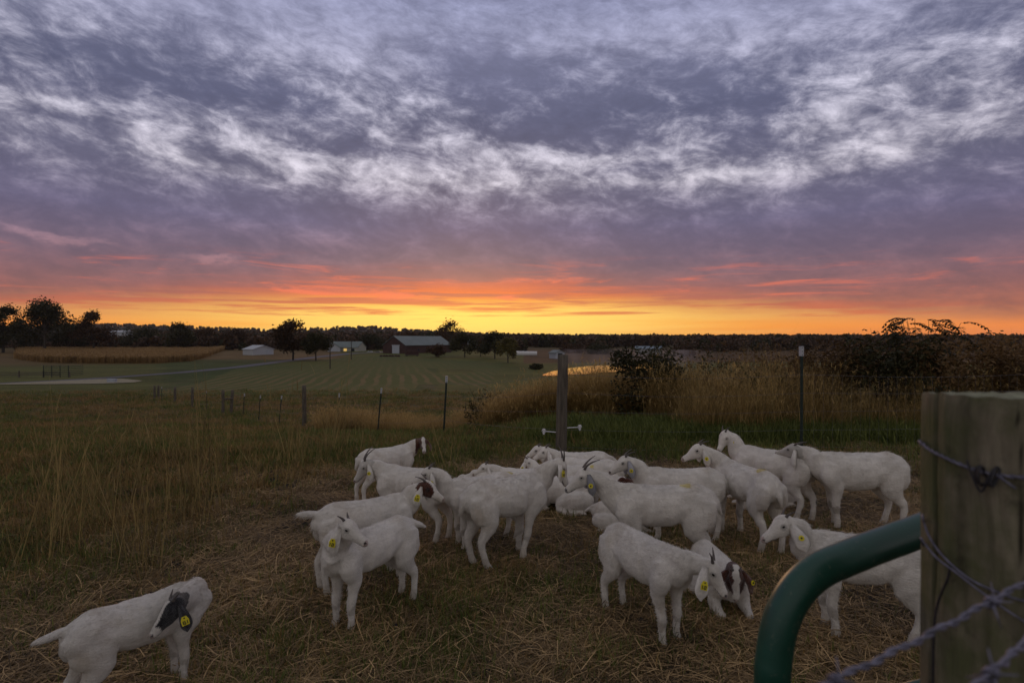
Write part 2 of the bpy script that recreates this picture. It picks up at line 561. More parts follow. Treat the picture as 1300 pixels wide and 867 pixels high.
def straw_patch(name, mat, n, rad, ln, w):
    """flattened dry stalks lying over one another"""
    V, Fc, T = [], [], []
    main = random.uniform(0, 6.283)
    for _ in range(n):
        r_ = rad * math.sqrt(random.random()); a = random.uniform(0, 2 * math.pi)
        x0, y0 = r_ * math.cos(a), r_ * math.sin(a)
        h = abs(random.gauss(0, 0.013)) + 0.003
        dirn = main + random.gauss(0, 0.9)
        L_ = ln * random.uniform(0.3, 1.2)
        bend = random.gauss(0, .8)
        tilt = random.gauss(0, 0.10)
        b0 = len(V)
        p = np.array([x0, y0, h])
        segs = 4
        t = random.random() ** 2.0
        hump = random.uniform(0, 0.02)
        for i in range(segs + 1):
            th = dirn + bend * (i / segs - .5)
            side = np.array([-math.sin(th), math.cos(th), random.gauss(0, .25)])
            q = p + np.array([0, 0, hump * math.sin(math.pi * i / segs)])
            V.append(q - side * w / 2); V.append(q + side * w / 2); T += [t, t]
            p = p + np.array([math.cos(th), math.sin(th), tilt]) * (L_ / segs)
            p[2] = max(p[2], 0.002)
        for i in range(segs):
            Fc.append((b0 + 2 * i, b0 + 2 * i + 1, b0 + 2 * i + 3, b0 + 2 * i + 2))
    return loose(name, V, Fc, mat, T)


# ------------------------------------------------------------------ the ground sheet
m_ground, b, bs = mat_new('ground_soil')
geo = b.node('ShaderNodeNewGeometry')
ca = b.node('ShaderNodeAttribute', attribute_name='soil')
n1 = b.noise(geo.outputs['Position'], 1.7, 8, 0.65)
n2 = b.noise(geo.outputs['Position'], 14.0, 6, 0.7)
n3 = b.noise(geo.outputs['Position'], 0.07, 5, 0.6)
k = b.m('ADD', b.m('MULTIPLY', n1, 0.9), b.m('ADD', b.m('MULTIPLY', n2, 0.7), b.m('MULTIPLY', n3, 0.7)))
v = b.smooth(k, 0.75, 1.5, 0.45, 1.6)
mx = b.node('ShaderNodeVectorMath', operation='SCALE')
b.put(mx.inputs[0], ca.outputs['Color']); b.put(mx.inputs['Scale'], v)
b.put(bs.inputs['Base Color'], mx.outputs[0])
bs.inputs['Roughness'].default_value = 0.95
bs.inputs['Specular IOR Level'].default_value = 0.1
bp = b.node('ShaderNodeBump'); bp.inputs['Strength'].default_value = 0.9; bp.inputs['Distance'].default_value = 0.03
b.put(bp.inputs['Height'], b.m('ADD', n1, b.m('MULTIPLY', n2, 0.5)))
b.nt.links.new(bp.outputs[0], bs.inputs['Normal'])

NX, NY = 330, 420
ux = np.linspace(-1, 1, NX)
gx = np.sinh(ux * 7.6) / np.sinh(7.6) * 7000
uy = np.linspace(0, 1, NY)
gy = -40 + 41 * np.minimum(uy / 0.06, 1) + np.where(uy > 0.06, np.sinh((uy - 0.06) / 0.94 * 8.0) / np.sinh(8.0) * 8000, 0)
X, Y = np.meshgrid(gx, gy)
X = X * (0.35 + 0.65 * smoothstep(np.abs(Y), 0, 300)) if False else X
Z = height(X, Y)


def blotch(x, y, s, seed):
    return wavy(x + 3 * np.sin(y * s * .7 + seed), y + 3 * np.cos(x * s * .6), s, seed)


def mixc(c, d, f):
    return c * (1 - f[..., None]) + np.array(d)[None, None, :] * f[..., None]


U = X / np.maximum(Y, 1.0)
C = np.zeros(X.shape + (3,)) + np.array([.046, .031, .017])           # trodden straw and soil near the goats
green = np.array([.042, .060, .016]); dry = np.array([.115, .076, .030])
C = mixc(C, green, smoothstep(Y + 1.2 * wavy(X, Y, .9), 7.6, 9.2) * (0.55 + 0.35 * smoothstep(U, -0.3, 0)))
C = mixc(C, dry, smoothstep(Y, 14, 22) * smoothstep(-U, -0.2, 0.0) * (0.5 + 0.3 * blotch(X, Y, .25, 2)) * (1 - smoothstep(Y, 60, 95)))
C = mixc(C, [.082, .084, .024], smoothstep(Y, 55, 80))
C = mixc(C, [.12, .080, .034], smoothstep(Y + 12 * wavy(X, Y, .03), 160, 200) * (U < -.30))     # stubble around the corn
C = mixc(C, [.085, .066, .028], smoothstep(Y + 30 * wavy(X, Y, .01), 330, 420))
rows = (np.sin((X * 0.35 + Y * 0.95 + X * Y * 0.0002) * 0 + (X + 0.28 * Y) * 1.15) > 0.2)
lawn = (U > -.62) & (U < -.13) & (Y > 64) & (Y < 210)
C = mixc(C, [.040, .060, .018], lawn * 0.8)
C = mixc(C, [.105, .080, .045], (lawn & (Y > 62) & (Y < 125)) * rows * 0.45 * smoothstep(Y + 8 * wavy(X, Y, .06), 62, 75) * (1 - smoothstep(Y + 10 * wavy(X, Y, .05), 100, 122)))
C = mixc(C, [.035, .022, .014], smoothstep(Y, 300, 340) * (1 - smoothstep(Y, 400, 440)) * (U > .10) * .6)
C = mixc(C, [.080, .050, .024], smoothstep(Y + 20 * wavy(X, Y, .02), 185, 205) * (U > .02) * (1 - .6 * smoothstep(Y, 380, 420)))
verts = np.stack([X, Y, Z], -1).reshape(-1, 3)
ii = np.arange(NX * NY).reshape(NY, NX)
quads = np.stack([ii[:-1, :-1], ii[:-1, 1:], ii[1:, 1:], ii[1:, :-1]], -1).reshape(-1, 4)
me = bpy.data.meshes.new('ground')
me.vertices.add(len(verts)); me.vertices.foreach_set('co', verts.astype(np.float32).ravel())
me.loops.add(quads.size); me.loops.foreach_set('vertex_index', quads.astype(np.int32).ravel())
me.polygons.add(len(quads)); me.polygons.foreach_set('loop_start', np.arange(0, quads.size, 4, dtype=np.int32))
me.polygons.foreach_set('loop_total', np.full(len(quads), 4, dtype=np.int32))
me.update(calc_edges=True); me.validate()
me.materials.append(m_ground); me.shade_smooth()
add_col(me, 'soil', C.reshape(-1, 3))
g_o = bpy.data.objects.new('ground', me); col.objects.link(g_o)
tag(g_o, kind='structure')


def sheet(name, outline, mat, lift, n=10, kind='structure', label=None):
    """flat patch draped on the ground between a near edge and a far edge (lists of equal length)"""
    near, far_ = outline
    V, Fc = [], []
    m_ = len(near)
    for j in range(n + 1):
        for i in range(m_):
            p = near[i].lerp(far_[i], j / n)
            V.append((p.x, p.y, hz(p.x, p.y) + lift))
    for j in range(n):
        for i in range(m_ - 1):
            a = j * m_ + i
            Fc.append((a, a + 1, a + 1 + m_, a + m_))
    o = mesh_obj(name, V, Fc, mat, smooth=True)
    tag(o, label, None, None, kind)
    return o


m_asphalt = simple('farm_lane', (.085, .085, .095), .8, var=.2, scale=.5)
m_gravel = simple('gravel', (.26, .23, .15), .95, var=.25, scale=1.5)


def path_strip(name, pts, widths, mat, lift):
    P_ = []
    for i in range(len(pts) - 1):
        for k_ in range(6):
            t = k_ / 6
            P_.append((pts[i].lerp(pts[i + 1], t), widths[i] * (1 - t) + widths[i + 1] * t))
    P_.append((pts[-1], widths[-1]))
    L_, R_ = [], []
    for i, (p, w) in enumerate(P_):
        t = (P_[min(i + 1, len(P_) - 1)][0] - P_[max(i - 1, 0)][0]); t.z = 0; t.normalize()
        s_ = Vector((-t.y, t.x, 0))
        L_.append(p + s_ * w / 2); R_.append(p - s_ * w / 2)
    return sheet(name, (R_, L_), mat, lift, 3)


def flat(px, py, z=-6.25):
    y = (CAM_Z - z) * F / (py - HOR)
    return Vector(((px - 650) / F * y, y, 0))


road_pts = [flat(-160, 492), flat(0, 487.5), flat(80, 483.5), flat(150, 479), flat(230, 473), flat(300, 466), flat(345, 461), flat(400, 455), flat(450, 450.5), flat(505, 448.5), flat(560, 448)]
path_strip('road', road_pts, [4, 4, 4, 4, 4.5, 5, 5.5, 6, 7, 9, 9], m_asphalt, 0.05)
g_near = [flat(-60, 491.5), flat(0, 490.5), flat(70, 489.5), flat(130, 488.5), flat(170, 486.5), flat(181, 484.5)]
g_far = [flat(-60, 489.5), flat(0, 488), flat(70, 484.5), flat(130, 481.8), flat(155, 481.5), flat(175, 483.5)]
sheet('gravel_pad', (g_near, g_far), m_gravel, 0.09, 4)

m_mown, b, bs = mat_new('mown_hay')
geo = b.node('ShaderNodeNewGeometry')
sp = b.node('ShaderNodeSeparateXYZ'); b.nt.links.new(geo.outputs['Position'], sp.inputs[0])
wob = b.noise(geo.outputs['Position'], .06, 3, .5)
ph = b.m('ADD', b.m('MULTIPLY', sp.outputs[0], 2 * math.pi / 2.4), b.m('ADD', b.m('MULTIPLY', sp.outputs[1], .55), b.m('MULTIPLY', wob, 7)))
swt = b.smooth(b.m('SINE', ph), -.1, .8)
fade = b.m('MULTIPLY', b.smooth(b.m('ADD', sp.outputs[1], b.m('MULTIPLY', wob, 40)), 84, 100), b.smooth(b.m('ADD', sp.outputs[1], b.m('MULTIPLY', wob, 50)), 190, 130, .25, 1))
gn = b.noise(geo.outputs['Position'], 1.2, 6, .7)
ga_ = b.mix(gn, (.050, .066, .017, 1), (.098, .110, .034, 1)); gb_ = b.mix(gn, (.10, .078, .030, 1), (.19, .145, .065, 1))
big = b.noise(geo.outputs['Position'], .035, 5, .65)
mc = b.mix(b.m('MULTIPLY', b.m('MULTIPLY', swt, fade), b.smooth(big, .35, .6, .25, 1)), ga_, gb_)
mc = b.mix(b.smooth(b.noise(geo.outputs['Position'], .09, 6, .7), .50, .70, 0, .35), mc, (.105, .080, .034, 1))
b.put(bs.inputs['Base Color'], mc); bs.inputs['Roughness'].default_value = .95; bs.inputs['Specular IOR Level'].default_value = .1
mn = [flat(170, 496, -6.0), flat(260, 497, -6.0), flat(360, 497, -6.0), flat(450, 496, -6.0), flat(520, 494, -6.0), flat(600, 489, -6.1)]
mf = [flat(300, 468), flat(360, 462), flat(420, 457), flat(470, 453), flat(520, 455), flat(640, 461)]
mn = [Vector(((c - 650) / F * 66, 66, 0)) for c in (180, 270, 360, 450, 520, 600)]
sheet('mown_field', (mn, mf), m_mown, 0.03, 60)

# pond: still water mirroring the dawn
m_water, b, bs = mat_new('pond_water')
bs.inputs['Base Color'].default_value = (.02, .02, .022, 1)
bs.inputs['Roughness'].default_value = 0.05
bs.inputs['IOR'].default_value = 1.33
bp = b.node('ShaderNodeBump'); bp.inputs['Strength'].default_value = 0.3; bp.inputs['Distance'].default_value = 0.05
geo = b.node('ShaderNodeNewGeometry')
b.put(bp.inputs['Height'], b.noise(geo.outputs['Position'], 0.6, 4, 0.6)); b.nt.links.new(bp.outputs[0], bs.inputs['Normal'])
pn = [(688, 476.5), (700, 477), (725, 475.5), (745, 474.5), (765, 472.5), (780, 472), (800, 471), (830, 470)]
pf = [(690, 475), (700, 471.5), (722, 467.5), (745, 464.8), (765, 463.6), (782, 464.2), (800, 463.5), (835, 463)]
V, Fc = [], []
for a_ in (pn, pf):
    for (x_, y_) in a_:
        p = flat(x_, y_, -6.2); V.append((p.x, p.y, -6.2))
m_ = len(pn)
for i in range(m_ - 1): Fc.append((i, i + 1, i + 1 + m_, i + m_))
tag(mesh_obj('pond', V, Fc, m_water), kind='structure')


# ================================================================== GOATS
m_coat, b, bs = mat_new('goat_coat')
ca = b.node('ShaderNodeAttribute', attribute_name='coat')
t_ = b.node('ShaderNodeTexCoord')
mp = b.node('ShaderNodeMapping'); mp.inputs['Scale'].default_value = (1, 2.2, 2.2)
b.nt.links.new(t_.outputs['Object'], mp.inputs[0])
nA = b.noise(t_.outputs['Object'], 7, 6, 0.65)
nB = b.noise(mp.outputs[0], 45, 5, 0.7)
oi = b.node('ShaderNodeObjectInfo')
v = b.m('ADD', b.smooth(nA, 0.30, 0.75, 0.86, 1.10), b.m('MULTIPLY', b.m('SUBTRACT', nB, 0.5), 0.35))
vm = b.node('ShaderNodeVectorMath', operation='SCALE')
b.put(vm.inputs[0], ca.outputs['Color']); b.put(vm.inputs['Scale'], v)
stain = b.mix(b.m('MULTIPLY', b.smooth(b.noise(t_.outputs['Object'], 3.1, 5, 0.7), 0.48, 0.72), 0.48), vm.outputs[0], (0.42, 0.33, 0.22, 1))
b.put(bs.inputs['Base Color'], stain)
bs.inputs['Roughness'].default_value = 0.85
bs.inputs['Specular IOR Level'].default_value = 0.15
bs.inputs['Sheen Weight'].default_value = 0.35
bs.inputs['Sheen Roughness'].default_value = 0.4
bp = b.node('ShaderNodeBump'); bp.inputs['Strength'].default_value = 1.0; bp.inputs['Distance'].default_value = 0.010
b.put(bp.inputs['Height'], b.m('ADD', nB, b.m('MULTIPLY', b.noise(mp.outputs[0], 140, 4, 0.7), 0.6)))
b.nt.links.new(bp.outputs[0], bs.inputs['Normal'])

m_horn = simple('horn', (.105, .090, .080), .55, var=.35, scale=30, bump=.6, bscale=90, stretch=(1, 1, 3))
m_eye, b, bs = mat_new('goat_eye'); bs.inputs['Base Color'].default_value = (.012, .008, .006, 1); bs.inputs['Roughness'].default_value = .12
m_tag = simple('yellow_tag', (.62, .52, .02), .5, var=.1)
m_ink = simple('tag_ink', (.02, .02, .02), .6)
WHITE = np.array([.78, .725, .645]); BROWN = np.array([.085, .028, .016]); BLACK = np.array([.018, .016, .018])
TAN = np.array([.40, .31, .21]); HOOF = np.array([.12, .095, .07]); PINK = np.array([.50, .33, .28]); GREY = np.array([.24, .235, .25])
SPOT = np.array([.72, .58, .10])


def loft(V, Fc, rings, n=16):
    """closed loft; ring = (centre, forward axis, up axis, half width, half height)"""
    c0, f0, u0, w0, h0 = rings[0]; c1, f1, u1, w1, h1 = rings[-1]
    e0 = min(w0, h0) * .55; e1 = min(w1, h1) * .55
    rr = [(c0 - f0 * e0, f0, u0, w0 * .55, h0 * .55)] + list(rings) + [(c1 + f1 * e1, f1, u1, w1 * .55, h1 * .55)]
    b0 = len(V)
    for (c, f, u, w, h) in rr:
        s = u.cross(f).normalized()          # left
        for k in range(n):
            th = 2 * math.pi * k / n
            V.append(c + s * (math.cos(th) * w) + u * (math.sin(th) * h))
    m = len(rr)
    for i in range(m - 1):
        for k in range(n):
            k2 = (k + 1) % n
            Fc.append((b0 + i * n + k, b0 + i * n + k2, b0 + (i + 1) * n + k2, b0 + (i + 1) * n + k))
    Fc.append(tuple(b0 + k for k in range(n))[::-1])
    Fc.append(tuple(b0 + (m - 1) * n + k for k in range(n)))


def path_rings(pts, radii, up=Vector((0, 0, 1)), sub=3):
    """smooth path through pts with interpolated radii (w,h)"""
    pts = [Vector(p) for p in pts]
    rad = [(r, r) if not isinstance(r, tuple) else r for r in radii]
    out = []
    n = len(pts)
    def cr(a, b_, c, d, t):
        return 0.5 * ((2 * b_) + (c - a) * t + (2 * a - 5 * b_ + 4 * c - d) * t * t + (3 * b_ - a - 3 * c + d) * t ** 3)
    P_, R_ = [], []
    for i in range(n - 1):
        a = pts[max(i - 1, 0)]; b_ = pts[i]; c = pts[i + 1]; d = pts[min(i + 2, n - 1)]
        for k in range(sub):
            t = k / sub
            P_.append(cr(a, b_, c, d, t))
            R_.append((rad[i][0] * (1 - t) + rad[i + 1][0] * t, rad[i][1] * (1 - t) + rad[i + 1][1] * t))
    P_.append(pts[-1]); R_.append(rad[-1])
    for i, p in enumerate(P_):
        f = (P_[min(i + 1, len(P_) - 1)] - P_[max(i - 1, 0)]).normalized()
        u = up - f * up.dot(f)
        if u.length < 0.15: u = Vector((1, 0, 0)) - f * f.x
        u.normalize()
        out.append((p, f, u, R_[i][0], R_[i][1]))
    return out


def vdir(az_, pitch):
    return Vector((math.cos(az_) * math.cos(pitch), math.sin(az_) * math.cos(pitch), math.sin(pitch)))


def head_to_frame(o, d):
    f = d.normalized()
    u = Vector((0, 0, 1)) - f * f.z
    if u.length < .05: u = Vector((1, 0, 0))
    u.normalize()
    l = u.cross(f)
    M_ = Matrix((f, l, u)).transposed().to_4x4()
    M_.translation = o
    return M_


def np_pts(V):
    return np.array([tuple(v) for v in V])


def coat_colour(P3, N3, Hm, pat, spots, legdirt, lying, tail):
    n = len(P3)
    C = np.tile(WHITE, (n, 1)).astype(float)
    inv = np.array(Hm.inverted())
    H = P3 @ inv[:3, :3].T + inv[:3, 3]
    wob = 0.012 * (np.sin(P3[:, 0] * 60 + 1) + np.sin(P3[:, 2] * 75 + P3[:, 1] * 50))
    hx, hy, hz_ = H[:, 0], H[:, 1], H[:, 2]
    zc_ = np.interp(hx, [-.05, .05, .1, .2], [0, -.004, -.016, -.037])
    rc_ = np.interp(hx, [-.05, .05, .1, .2, .225], [.080, .078, .066, .040, .028])
    inhead = (hx > -0.05) & (hx < .225) & (np.hypot(hy, hz_ - zc_) < rc_)

    def paint(mask, c, amt=1.0):
        C[mask] = C[mask] * (1 - amt) + c * amt
    if pat == 'brown_patch':
        paint(inhead & (hx > -.03) & (hx + wob < .105) & (np.abs(hy) > .020) & (hz_ > -.052 + wob), BROWN)
        paint((hx < .03) & (hx > -.10) & (hz_ < -.03) & (hz_ > -.13) & (np.abs(hy) < .08), BROWN * 1.1, .8)
    if pat == 'brown_head':
        paint((hx > -.13 + wob) & (hx < .26) & (np.abs(hy) < .10) & (np.abs(hz_) < .14), BROWN)
        paint(inhead & (hx > -.03) & (np.abs(hy) < .020 + wob * .4) & (hz_ > -.03), WHITE * .95)
        paint(inhead & (hx > .165) & (hz_ > -.075), WHITE * .9)
    if pat == 'black_patch':
        paint(inhead & (hx + wob < .165) & (np.abs(hy) > .014) & (hz_ > -.07), BLACK)
        paint((np.hypot(np.hypot(hx + .02, hy), hz_) < .072 + wob), BLACK, .9)
    if pat == 'grey_face':
        paint(inhead & (np.abs(hy) > .01), WHITE * .62, .8)
    # muzzle, mouth, nostril, eye rim
    paint(inhead & (hx > .196), PINK * .75 if pat != 'dark_nose' else GREY * .5, .75)
    paint(inhead & (np.abs(hz_ + .050 + (hx - .13) * .12) < .0035) & (hx > .135), BLACK * 2, .75)
    for s_ in (-1, 1):
        paint((np.hypot(hx - .200, np.hypot(hy - s_ * .013, hz_ + .030)) < .0085), BLACK)
        de = np.hypot(hx - .062, np.hypot(hy - s_ * .042, hz_ - .008))
        paint(de < .021, WHITE * .45 if pat in ('white', 'dark_nose', 'grey_face') else BLACK, .6)
    # hooves and dirty shanks
    if not lying:
        hoof = (P3[:, 2] < .030)
        paint(hoof, HOOF)
        kz = (P3[:, 2] > .15 + wob) & (P3[:, 2] < .20 + wob) & (P3[:, 0] > .05)
        paint(kz, TAN * .55, legdirt)
        paint((P3[:, 2] < .11) & ~hoof, TAN, .30)
    else:
        paint(P3[:, 2] < .05, TAN, .5)
    paint((P3[:, 2] > .30) & (P3[:, 0] < -.30) & (P3[:, 2] < .50), TAN, .25)
    for (sx, sy, sz, r_) in spots:
        d_ = np.sqrt((P3[:, 0] - sx) ** 2 + (P3[:, 1] - sy) ** 2 + (P3[:, 2] - sz) ** 2)
        paint(d_ < r_ + wob * .5, SPOT, .8)
    return C


EARN = 0


def make_ear(Hm, side, ln, wd, colr, splay, parent, fwd=-.15, mat=None):
    """long drooping leaf-shaped ear hung from the side of the skull"""
    g = Vector((0, 0, -1))
    out = (Hm.to_3x3() @ Vector((0, side, 0)))
    back = (Hm.to_3x3() @ Vector((-1, 0, 0)))
    base = Hm @ Vector((.008, side * .040, .012))
    d = (g * .9 + out * splay + back * (-fwd)).normalized()
    wax = (back + out * .3); wax = (wax - d * wax.dot(d)).normalized()
    nrm = wax.cross(d).normalized()
    if nrm.dot(out) < 0: nrm = -nrm
    V, Fc = [], []
    nl, nw = 12, 6
    for lay in (0, 1):
        for i in range(nl + 1):
            t = i / nl
            w = wd * (0.42 + 0.58 * math.sin(min(1, t * 1.5) * math.pi / 2)) * (1 - max(0, (t - .62) / .38) ** 2.2 * .93)
            cen = base + d * (ln * t) + out * (math.sin(t * math.pi * .9) * .030 + .012) + nrm * 0
            for j in range(nw + 1):
                q = (j / nw - .5) * 2
                edge = (1 - abs(q) ** 3)
                cup = -.30 * wd * (q * q) * (1 - .5 * t)
                p = cen + wax * (q * w * .5) + nrm * (cup + (.0035 if lay else -.0035) * edge * (1 - t * .4) + .002 * math.sin(9 * t + 4 * q))
                V.append(p)
    N1 = (nl + 1) * (nw + 1)
    for lay in (0, 1):
        for i in range(nl):
            for j in range(nw):
                a = lay * N1 + i * (nw + 1) + j
                f = (a, a + 1, a + nw + 2, a + nw + 1)
                Fc.append(f if lay else f[::-1])
    rim = [i * (nw + 1) for i in range(nl + 1)] + [nl * (nw + 1) + j for j in range(1, nw + 1)] + [i * (nw + 1) + nw for i in range(nl - 1, -1, -1)] + [j for j in range(nw - 1, 0, -1)]
    for i in range(len(rim)):
        a, c = rim[i], rim[(i + 1) % len(rim)]
        Fc.append((a, c, c + N1, a + N1))
    o = mesh_obj('ear', V, Fc, m_coat, parent, smooth=True)
    cc = np.tile(np.array(colr), (len(V), 1))
    P3 = np_pts(V)
    spk = (np.sin(P3[:, 0] * 210) * np.sin(P3[:, 2] * 190 + P3[:, 1] * 170)) * .12 + 1
    add_col(o.data, 'coat', cc * spk[:, None])
    o['_base'] = 0
    del o['_base']
    return o, base, d, wax, nrm, out


def make_tag(ear, base, d, wax, nrm, out, ln, kind):
    cen = base + d * (ln * .50) + out * (.030 + .012) + nrm * .012
    mb = MB()
    Rm = Matrix((wax, d, nrm)).transposed()
    if kind == 'flag':
        w, h = .040, .046
        pts = [(-w * .3, -h * .6), (w * .3, -h * .6), (w * .55, -h * .1), (w * .5, h * .55), (-w * .5, h * .55), (-w * .55, -h * .1)]
        bot = [cen + Rm @ Vector((x, y, 0)) for x, y in pts]
        top = [cen + Rm @ Vector((x, y, .003)) for x, y in pts]
        mb.V = bot + top; n = len(pts)
        mb.F = [list(range(n))[::-1], list(range(n, 2 * n))] + [[i, (i + 1) % n, n + (i + 1) % n, n + i] for i in range(n)]
        t = mb.build('ear_tag', m_tag, ear)
        k = MB()
        for (x, y, sx, sy) in ((0, -.018, .008, .008), (-.011, .008, .004, .020), (-.003, .000, .010, .004), (-.003, .008, .008, .004), (.001, .013, .004, .010), (-.004, .018, .009, .004), (.012, .008, .004, .020)):
            k.box(cen + Rm @ Vector((x, y, .0045)), (sx, sy, .002), Rm)
        k.build('tag_print', m_ink, ear)
    else:
        n = 12
        bot = [cen + Rm @ Vector((.017 * math.cos(2 * math.pi * i / n), .017 * math.sin(2 * math.pi * i / n), 0)) for i in range(n)]
        top = [p + nrm * .004 for p in bot]
        mb.V = bot + top
        mb.F = [list(range(n))[::-1], list(range(n, 2 * n))] + [[i, (i + 1) % n, n + (i + 1) % n, n + i] for i in range(n)]
        mb.build('ear_tag', m_tag, ear)
        MB().box(cen + nrm * .006, (.010, .010, .004), Rm).build('tag_pin', m_ink, ear)


def make_goat(label, hoofF, hoofH, s, neck_az, neck_pitch, head_az, head_pitch, group='goats standing in the straw', pat='white', ears=None,
              horn=.10, tags=('btn',), tag_side=None, tail=(-.6, .0), spots=(), lying=False, neck_len=.30, head_s=1.0, hair=5000,
              legs=(0, 0, 0, 0), ear_len=.165, ear_w=.068, splay=.25, seed=0, fat=1.0, tailcol=None, headdown=None, earcol=None, horncurve=1.0, heading=None, at_root=None, bend=0.0, roll=0.0, hip_roll=0.0):
    random.seed(seed * 13 + 5)
    if at_root is None:
        f, h = ground(*hoofF), ground(*hoofH)
        dv = f - h; dv.z = 0
        head = math.atan2(dv.y, dv.x)
        mid = (f + h) / 2
        span = dv.length / s
        dxs = max(-.13, min(.13, (span - .545) / 2))
    else:
        mid = Vector(at_root); head = R(heading); dxs = 0
    fx = Vector((math.cos(head), math.sin(head), 0))
    rootp = mid + fx * (.0375 * s)
    root = empty('goat', (rootp.x, rootp.y, hz(rootp.x, rootp.y) + .012), head)
    root.scale = (s, s, s)
    tag(root, label, 'goat', group)
    naz = R(neck_az) - head; haz = R(head_az) - head
    V, Fc = [], []
    X_ = Vector((1, 0, 0)); Z_ = Vector((0, 0, 1))
    dz_ = -.285 if lying else 0.0
    st = [(-.385, .535, .055, .045), (-.355, .535, .092, .075), (-.29, .535, .122, .108), (-.19, .522, .138, .128), (-.06, .500, .158, .148),
          (.08, .492, .162, .148), (.19, .503, .156, .126), (.28, .520, .138, .104), (.345, .528, .105, .082), (.385, .535, .07, .055)]
    rings = []
    lean_ = random.uniform(.90, 1.0)
    for (x, z, hh, hw) in st:
        if -.3 < x < .3: hh *= lean_; z += .158 * (1 - lean_) * .8; hw *= (.5 + .5 * lean_)
        y = bend * (x ** 2) * 1.2
        ff = fat if -.25 < x < .2 else 1.0
        rings.append((Vector((x, y, z + dz_)), X_, Z_, hw * ff, hh * (1 + (ff - 1) * .6)))
    loft(V, Fc, rings, 20)
    # withers and hip bones give the topline its shape
    loft(V, Fc, path_rings([(.33, 0, .60 + dz_), (.24, 0, .625 + dz_), (.10, 0, .618 + dz_), (-.10, 0, .624 + dz_), (-.24, 0, .640 + dz_), (-.34, 0, .605 + dz_)],
                           [(.05, .04), (.045, .045), (.04, .035), (.045, .035), (.055, .035), (.04, .03)]), 12)
    # neck
    yb = bend * .09
    n0 = Vector((.25, yb, .535 + dz_))
    nd = vdir(naz, R(neck_pitch))
    pol = Vector((.27, yb, .575 + dz_)) + nd * neck_len
    p1 = n0 + Vector((.09, 0, .04)) + nd * .02
    p2 = n0.lerp(pol, .62) + Vector((0, 0, .012))
    Hm = head_to_frame(pol, vdir(haz, R(head_pitch)))
    if roll: Hm = Hm @ Matrix.Rotation(R(roll), 4, 'X')
    he = Hm @ Vector((.012, 0, -.012))
    loft(V, Fc, path_rings([n0, p1, p2, he], [(.085, .130), (.072, .105), (.054, .076), (.042, .052)], sub=4), 16)
    # head
    hr = [(-.020, .004, .038, .030), (.004, .004, .054, .040), (.035, .002, .062, .048), (.062, -.004, .061, .048), (.09, -.012, .053, .040), (.118, -.020, .044, .032),
          (.145, -.027, .036, .0265), (.172, -.032, .0315, .0255), (.192, -.035, .028, .0245), (.205, -.037, .021, .019)]
    R3 = Hm.to_3x3()
    hf, hu = R3 @ X_, R3 @ Z_
    loft(V, Fc, [(Hm @ (Vector((x, 0, z)) * head_s), hf, hu, w * head_s, h * head_s) for (x, z, h, w) in hr], 16)
    # lower jaw / cheek
    for sd_ in (-1, 1):
        loft(V, Fc, path_rings([Hm @ (Vector((.015, sd_ * .024, -.032)) * head_s), Hm @ (Vector((.06, sd_ * .022, -.042)) * head_s), Hm @ (Vector((.10, sd_ * .014, -.046)) * head_s)],
                               [(.020, .026), (.020, .024), (.014, .018)], up=hu), 10)
        # brow ridge
        loft(V, Fc, path_rings([Hm @ (Vector((.035, sd_ * .036, .026)) * head_s), Hm @ (Vector((.058, sd_ * .042, .024)) * head_s), Hm @ (Vector((.082, sd_ * .034, .012)) * head_s)],
                               [.012, .012, .010], up=hu), 8)
    # legs
    Ls = list(legs)
    if not lying:
        for i, sd_ in enumerate((1, -1)):
            dx = dxs + Ls[i] + random.uniform(-.02, .02)
            def q(x, y, z, k=1.0):
                return Vector((x + dx * (1 - min(z, .5) / .5) * k, sd_ * y, z))
            loft(V, Fc, path_rings([q(.245, .075, .56), q(.265, .093, .47), q(.225, .088, .375), q(.232, .080, .285), q(.243, .076, .195), q(.236, .075, .120), q(.240, .075, .060), q(.252, .075, .014)],
                                   [(.050, .085), (.052, .088), (.042, .060), (.028, .036), (.027, .031), (.0205, .023), (.0245, .027), (.028, .033)], up=X_), 12)
        for i, sd_ in enumerate((1, -1)):
            dx = -dxs + Ls[2 + i] + random.uniform(-.02, .02)
            def q(x, y, z, k=1.0):
                return Vector((x + dx * (1 - min(z, .5) / .5) * k, sd_ * y, z))
            loft(V, Fc, path_rings([q(-.27, .055, .56), q(-.255, .080, .46), q(-.235, .086, .375), q(-.275, .082, .300), q(-.330, .076, .232), q(-.332, .074, .150), q(-.320, .074, .062), q(-.305, .074, .014)],
                                   [(.066, .112), (.066, .125), (.054, .100), (.034, .054), (.025, .035), (.0205, .0245), (.0245, .027), (.028, .033)], up=X_), 12)
        # udder / flank fill
    else:
        for sd_ in (1, -1):
            loft(V, Fc, path_rings([(.23, sd_ * .07, .24), (.22, sd_ * .11, .10), (.31, sd_ * .105, .055), (.37, sd_ * .10, .042)], [(.06, .08), (.05, .06), (.032, .036), (.028, .03)]), 12)
            loft(V, Fc, path_rings([(.37, sd_ * .10, .036), (.30, sd_ * .12, .028), (.22, sd_ * .125, .026)], [.027, .021, .026]), 12)
            loft(V, Fc, path_rings([(-.36, sd_ * .085, .15), (-.27, sd_ * .115, .15), (-.17, sd_ * .13, .14), (-.07, sd_ * .135, .11), (-.01, sd_ * .135, .08)], [(.045, .07), (.07, .11), (.075, .12), (.055, .085), (.032, .045)]), 14)
            loft(V, Fc, path_rings([(-.02, sd_ * .15, .06), (-.12, sd_ * .175, .048), (-.26, sd_ * .175, .042), (-.32, sd_ * .165, .04)], [(.034, .04), (.028, .03), (.026, .028), (.02, .02)]), 12)
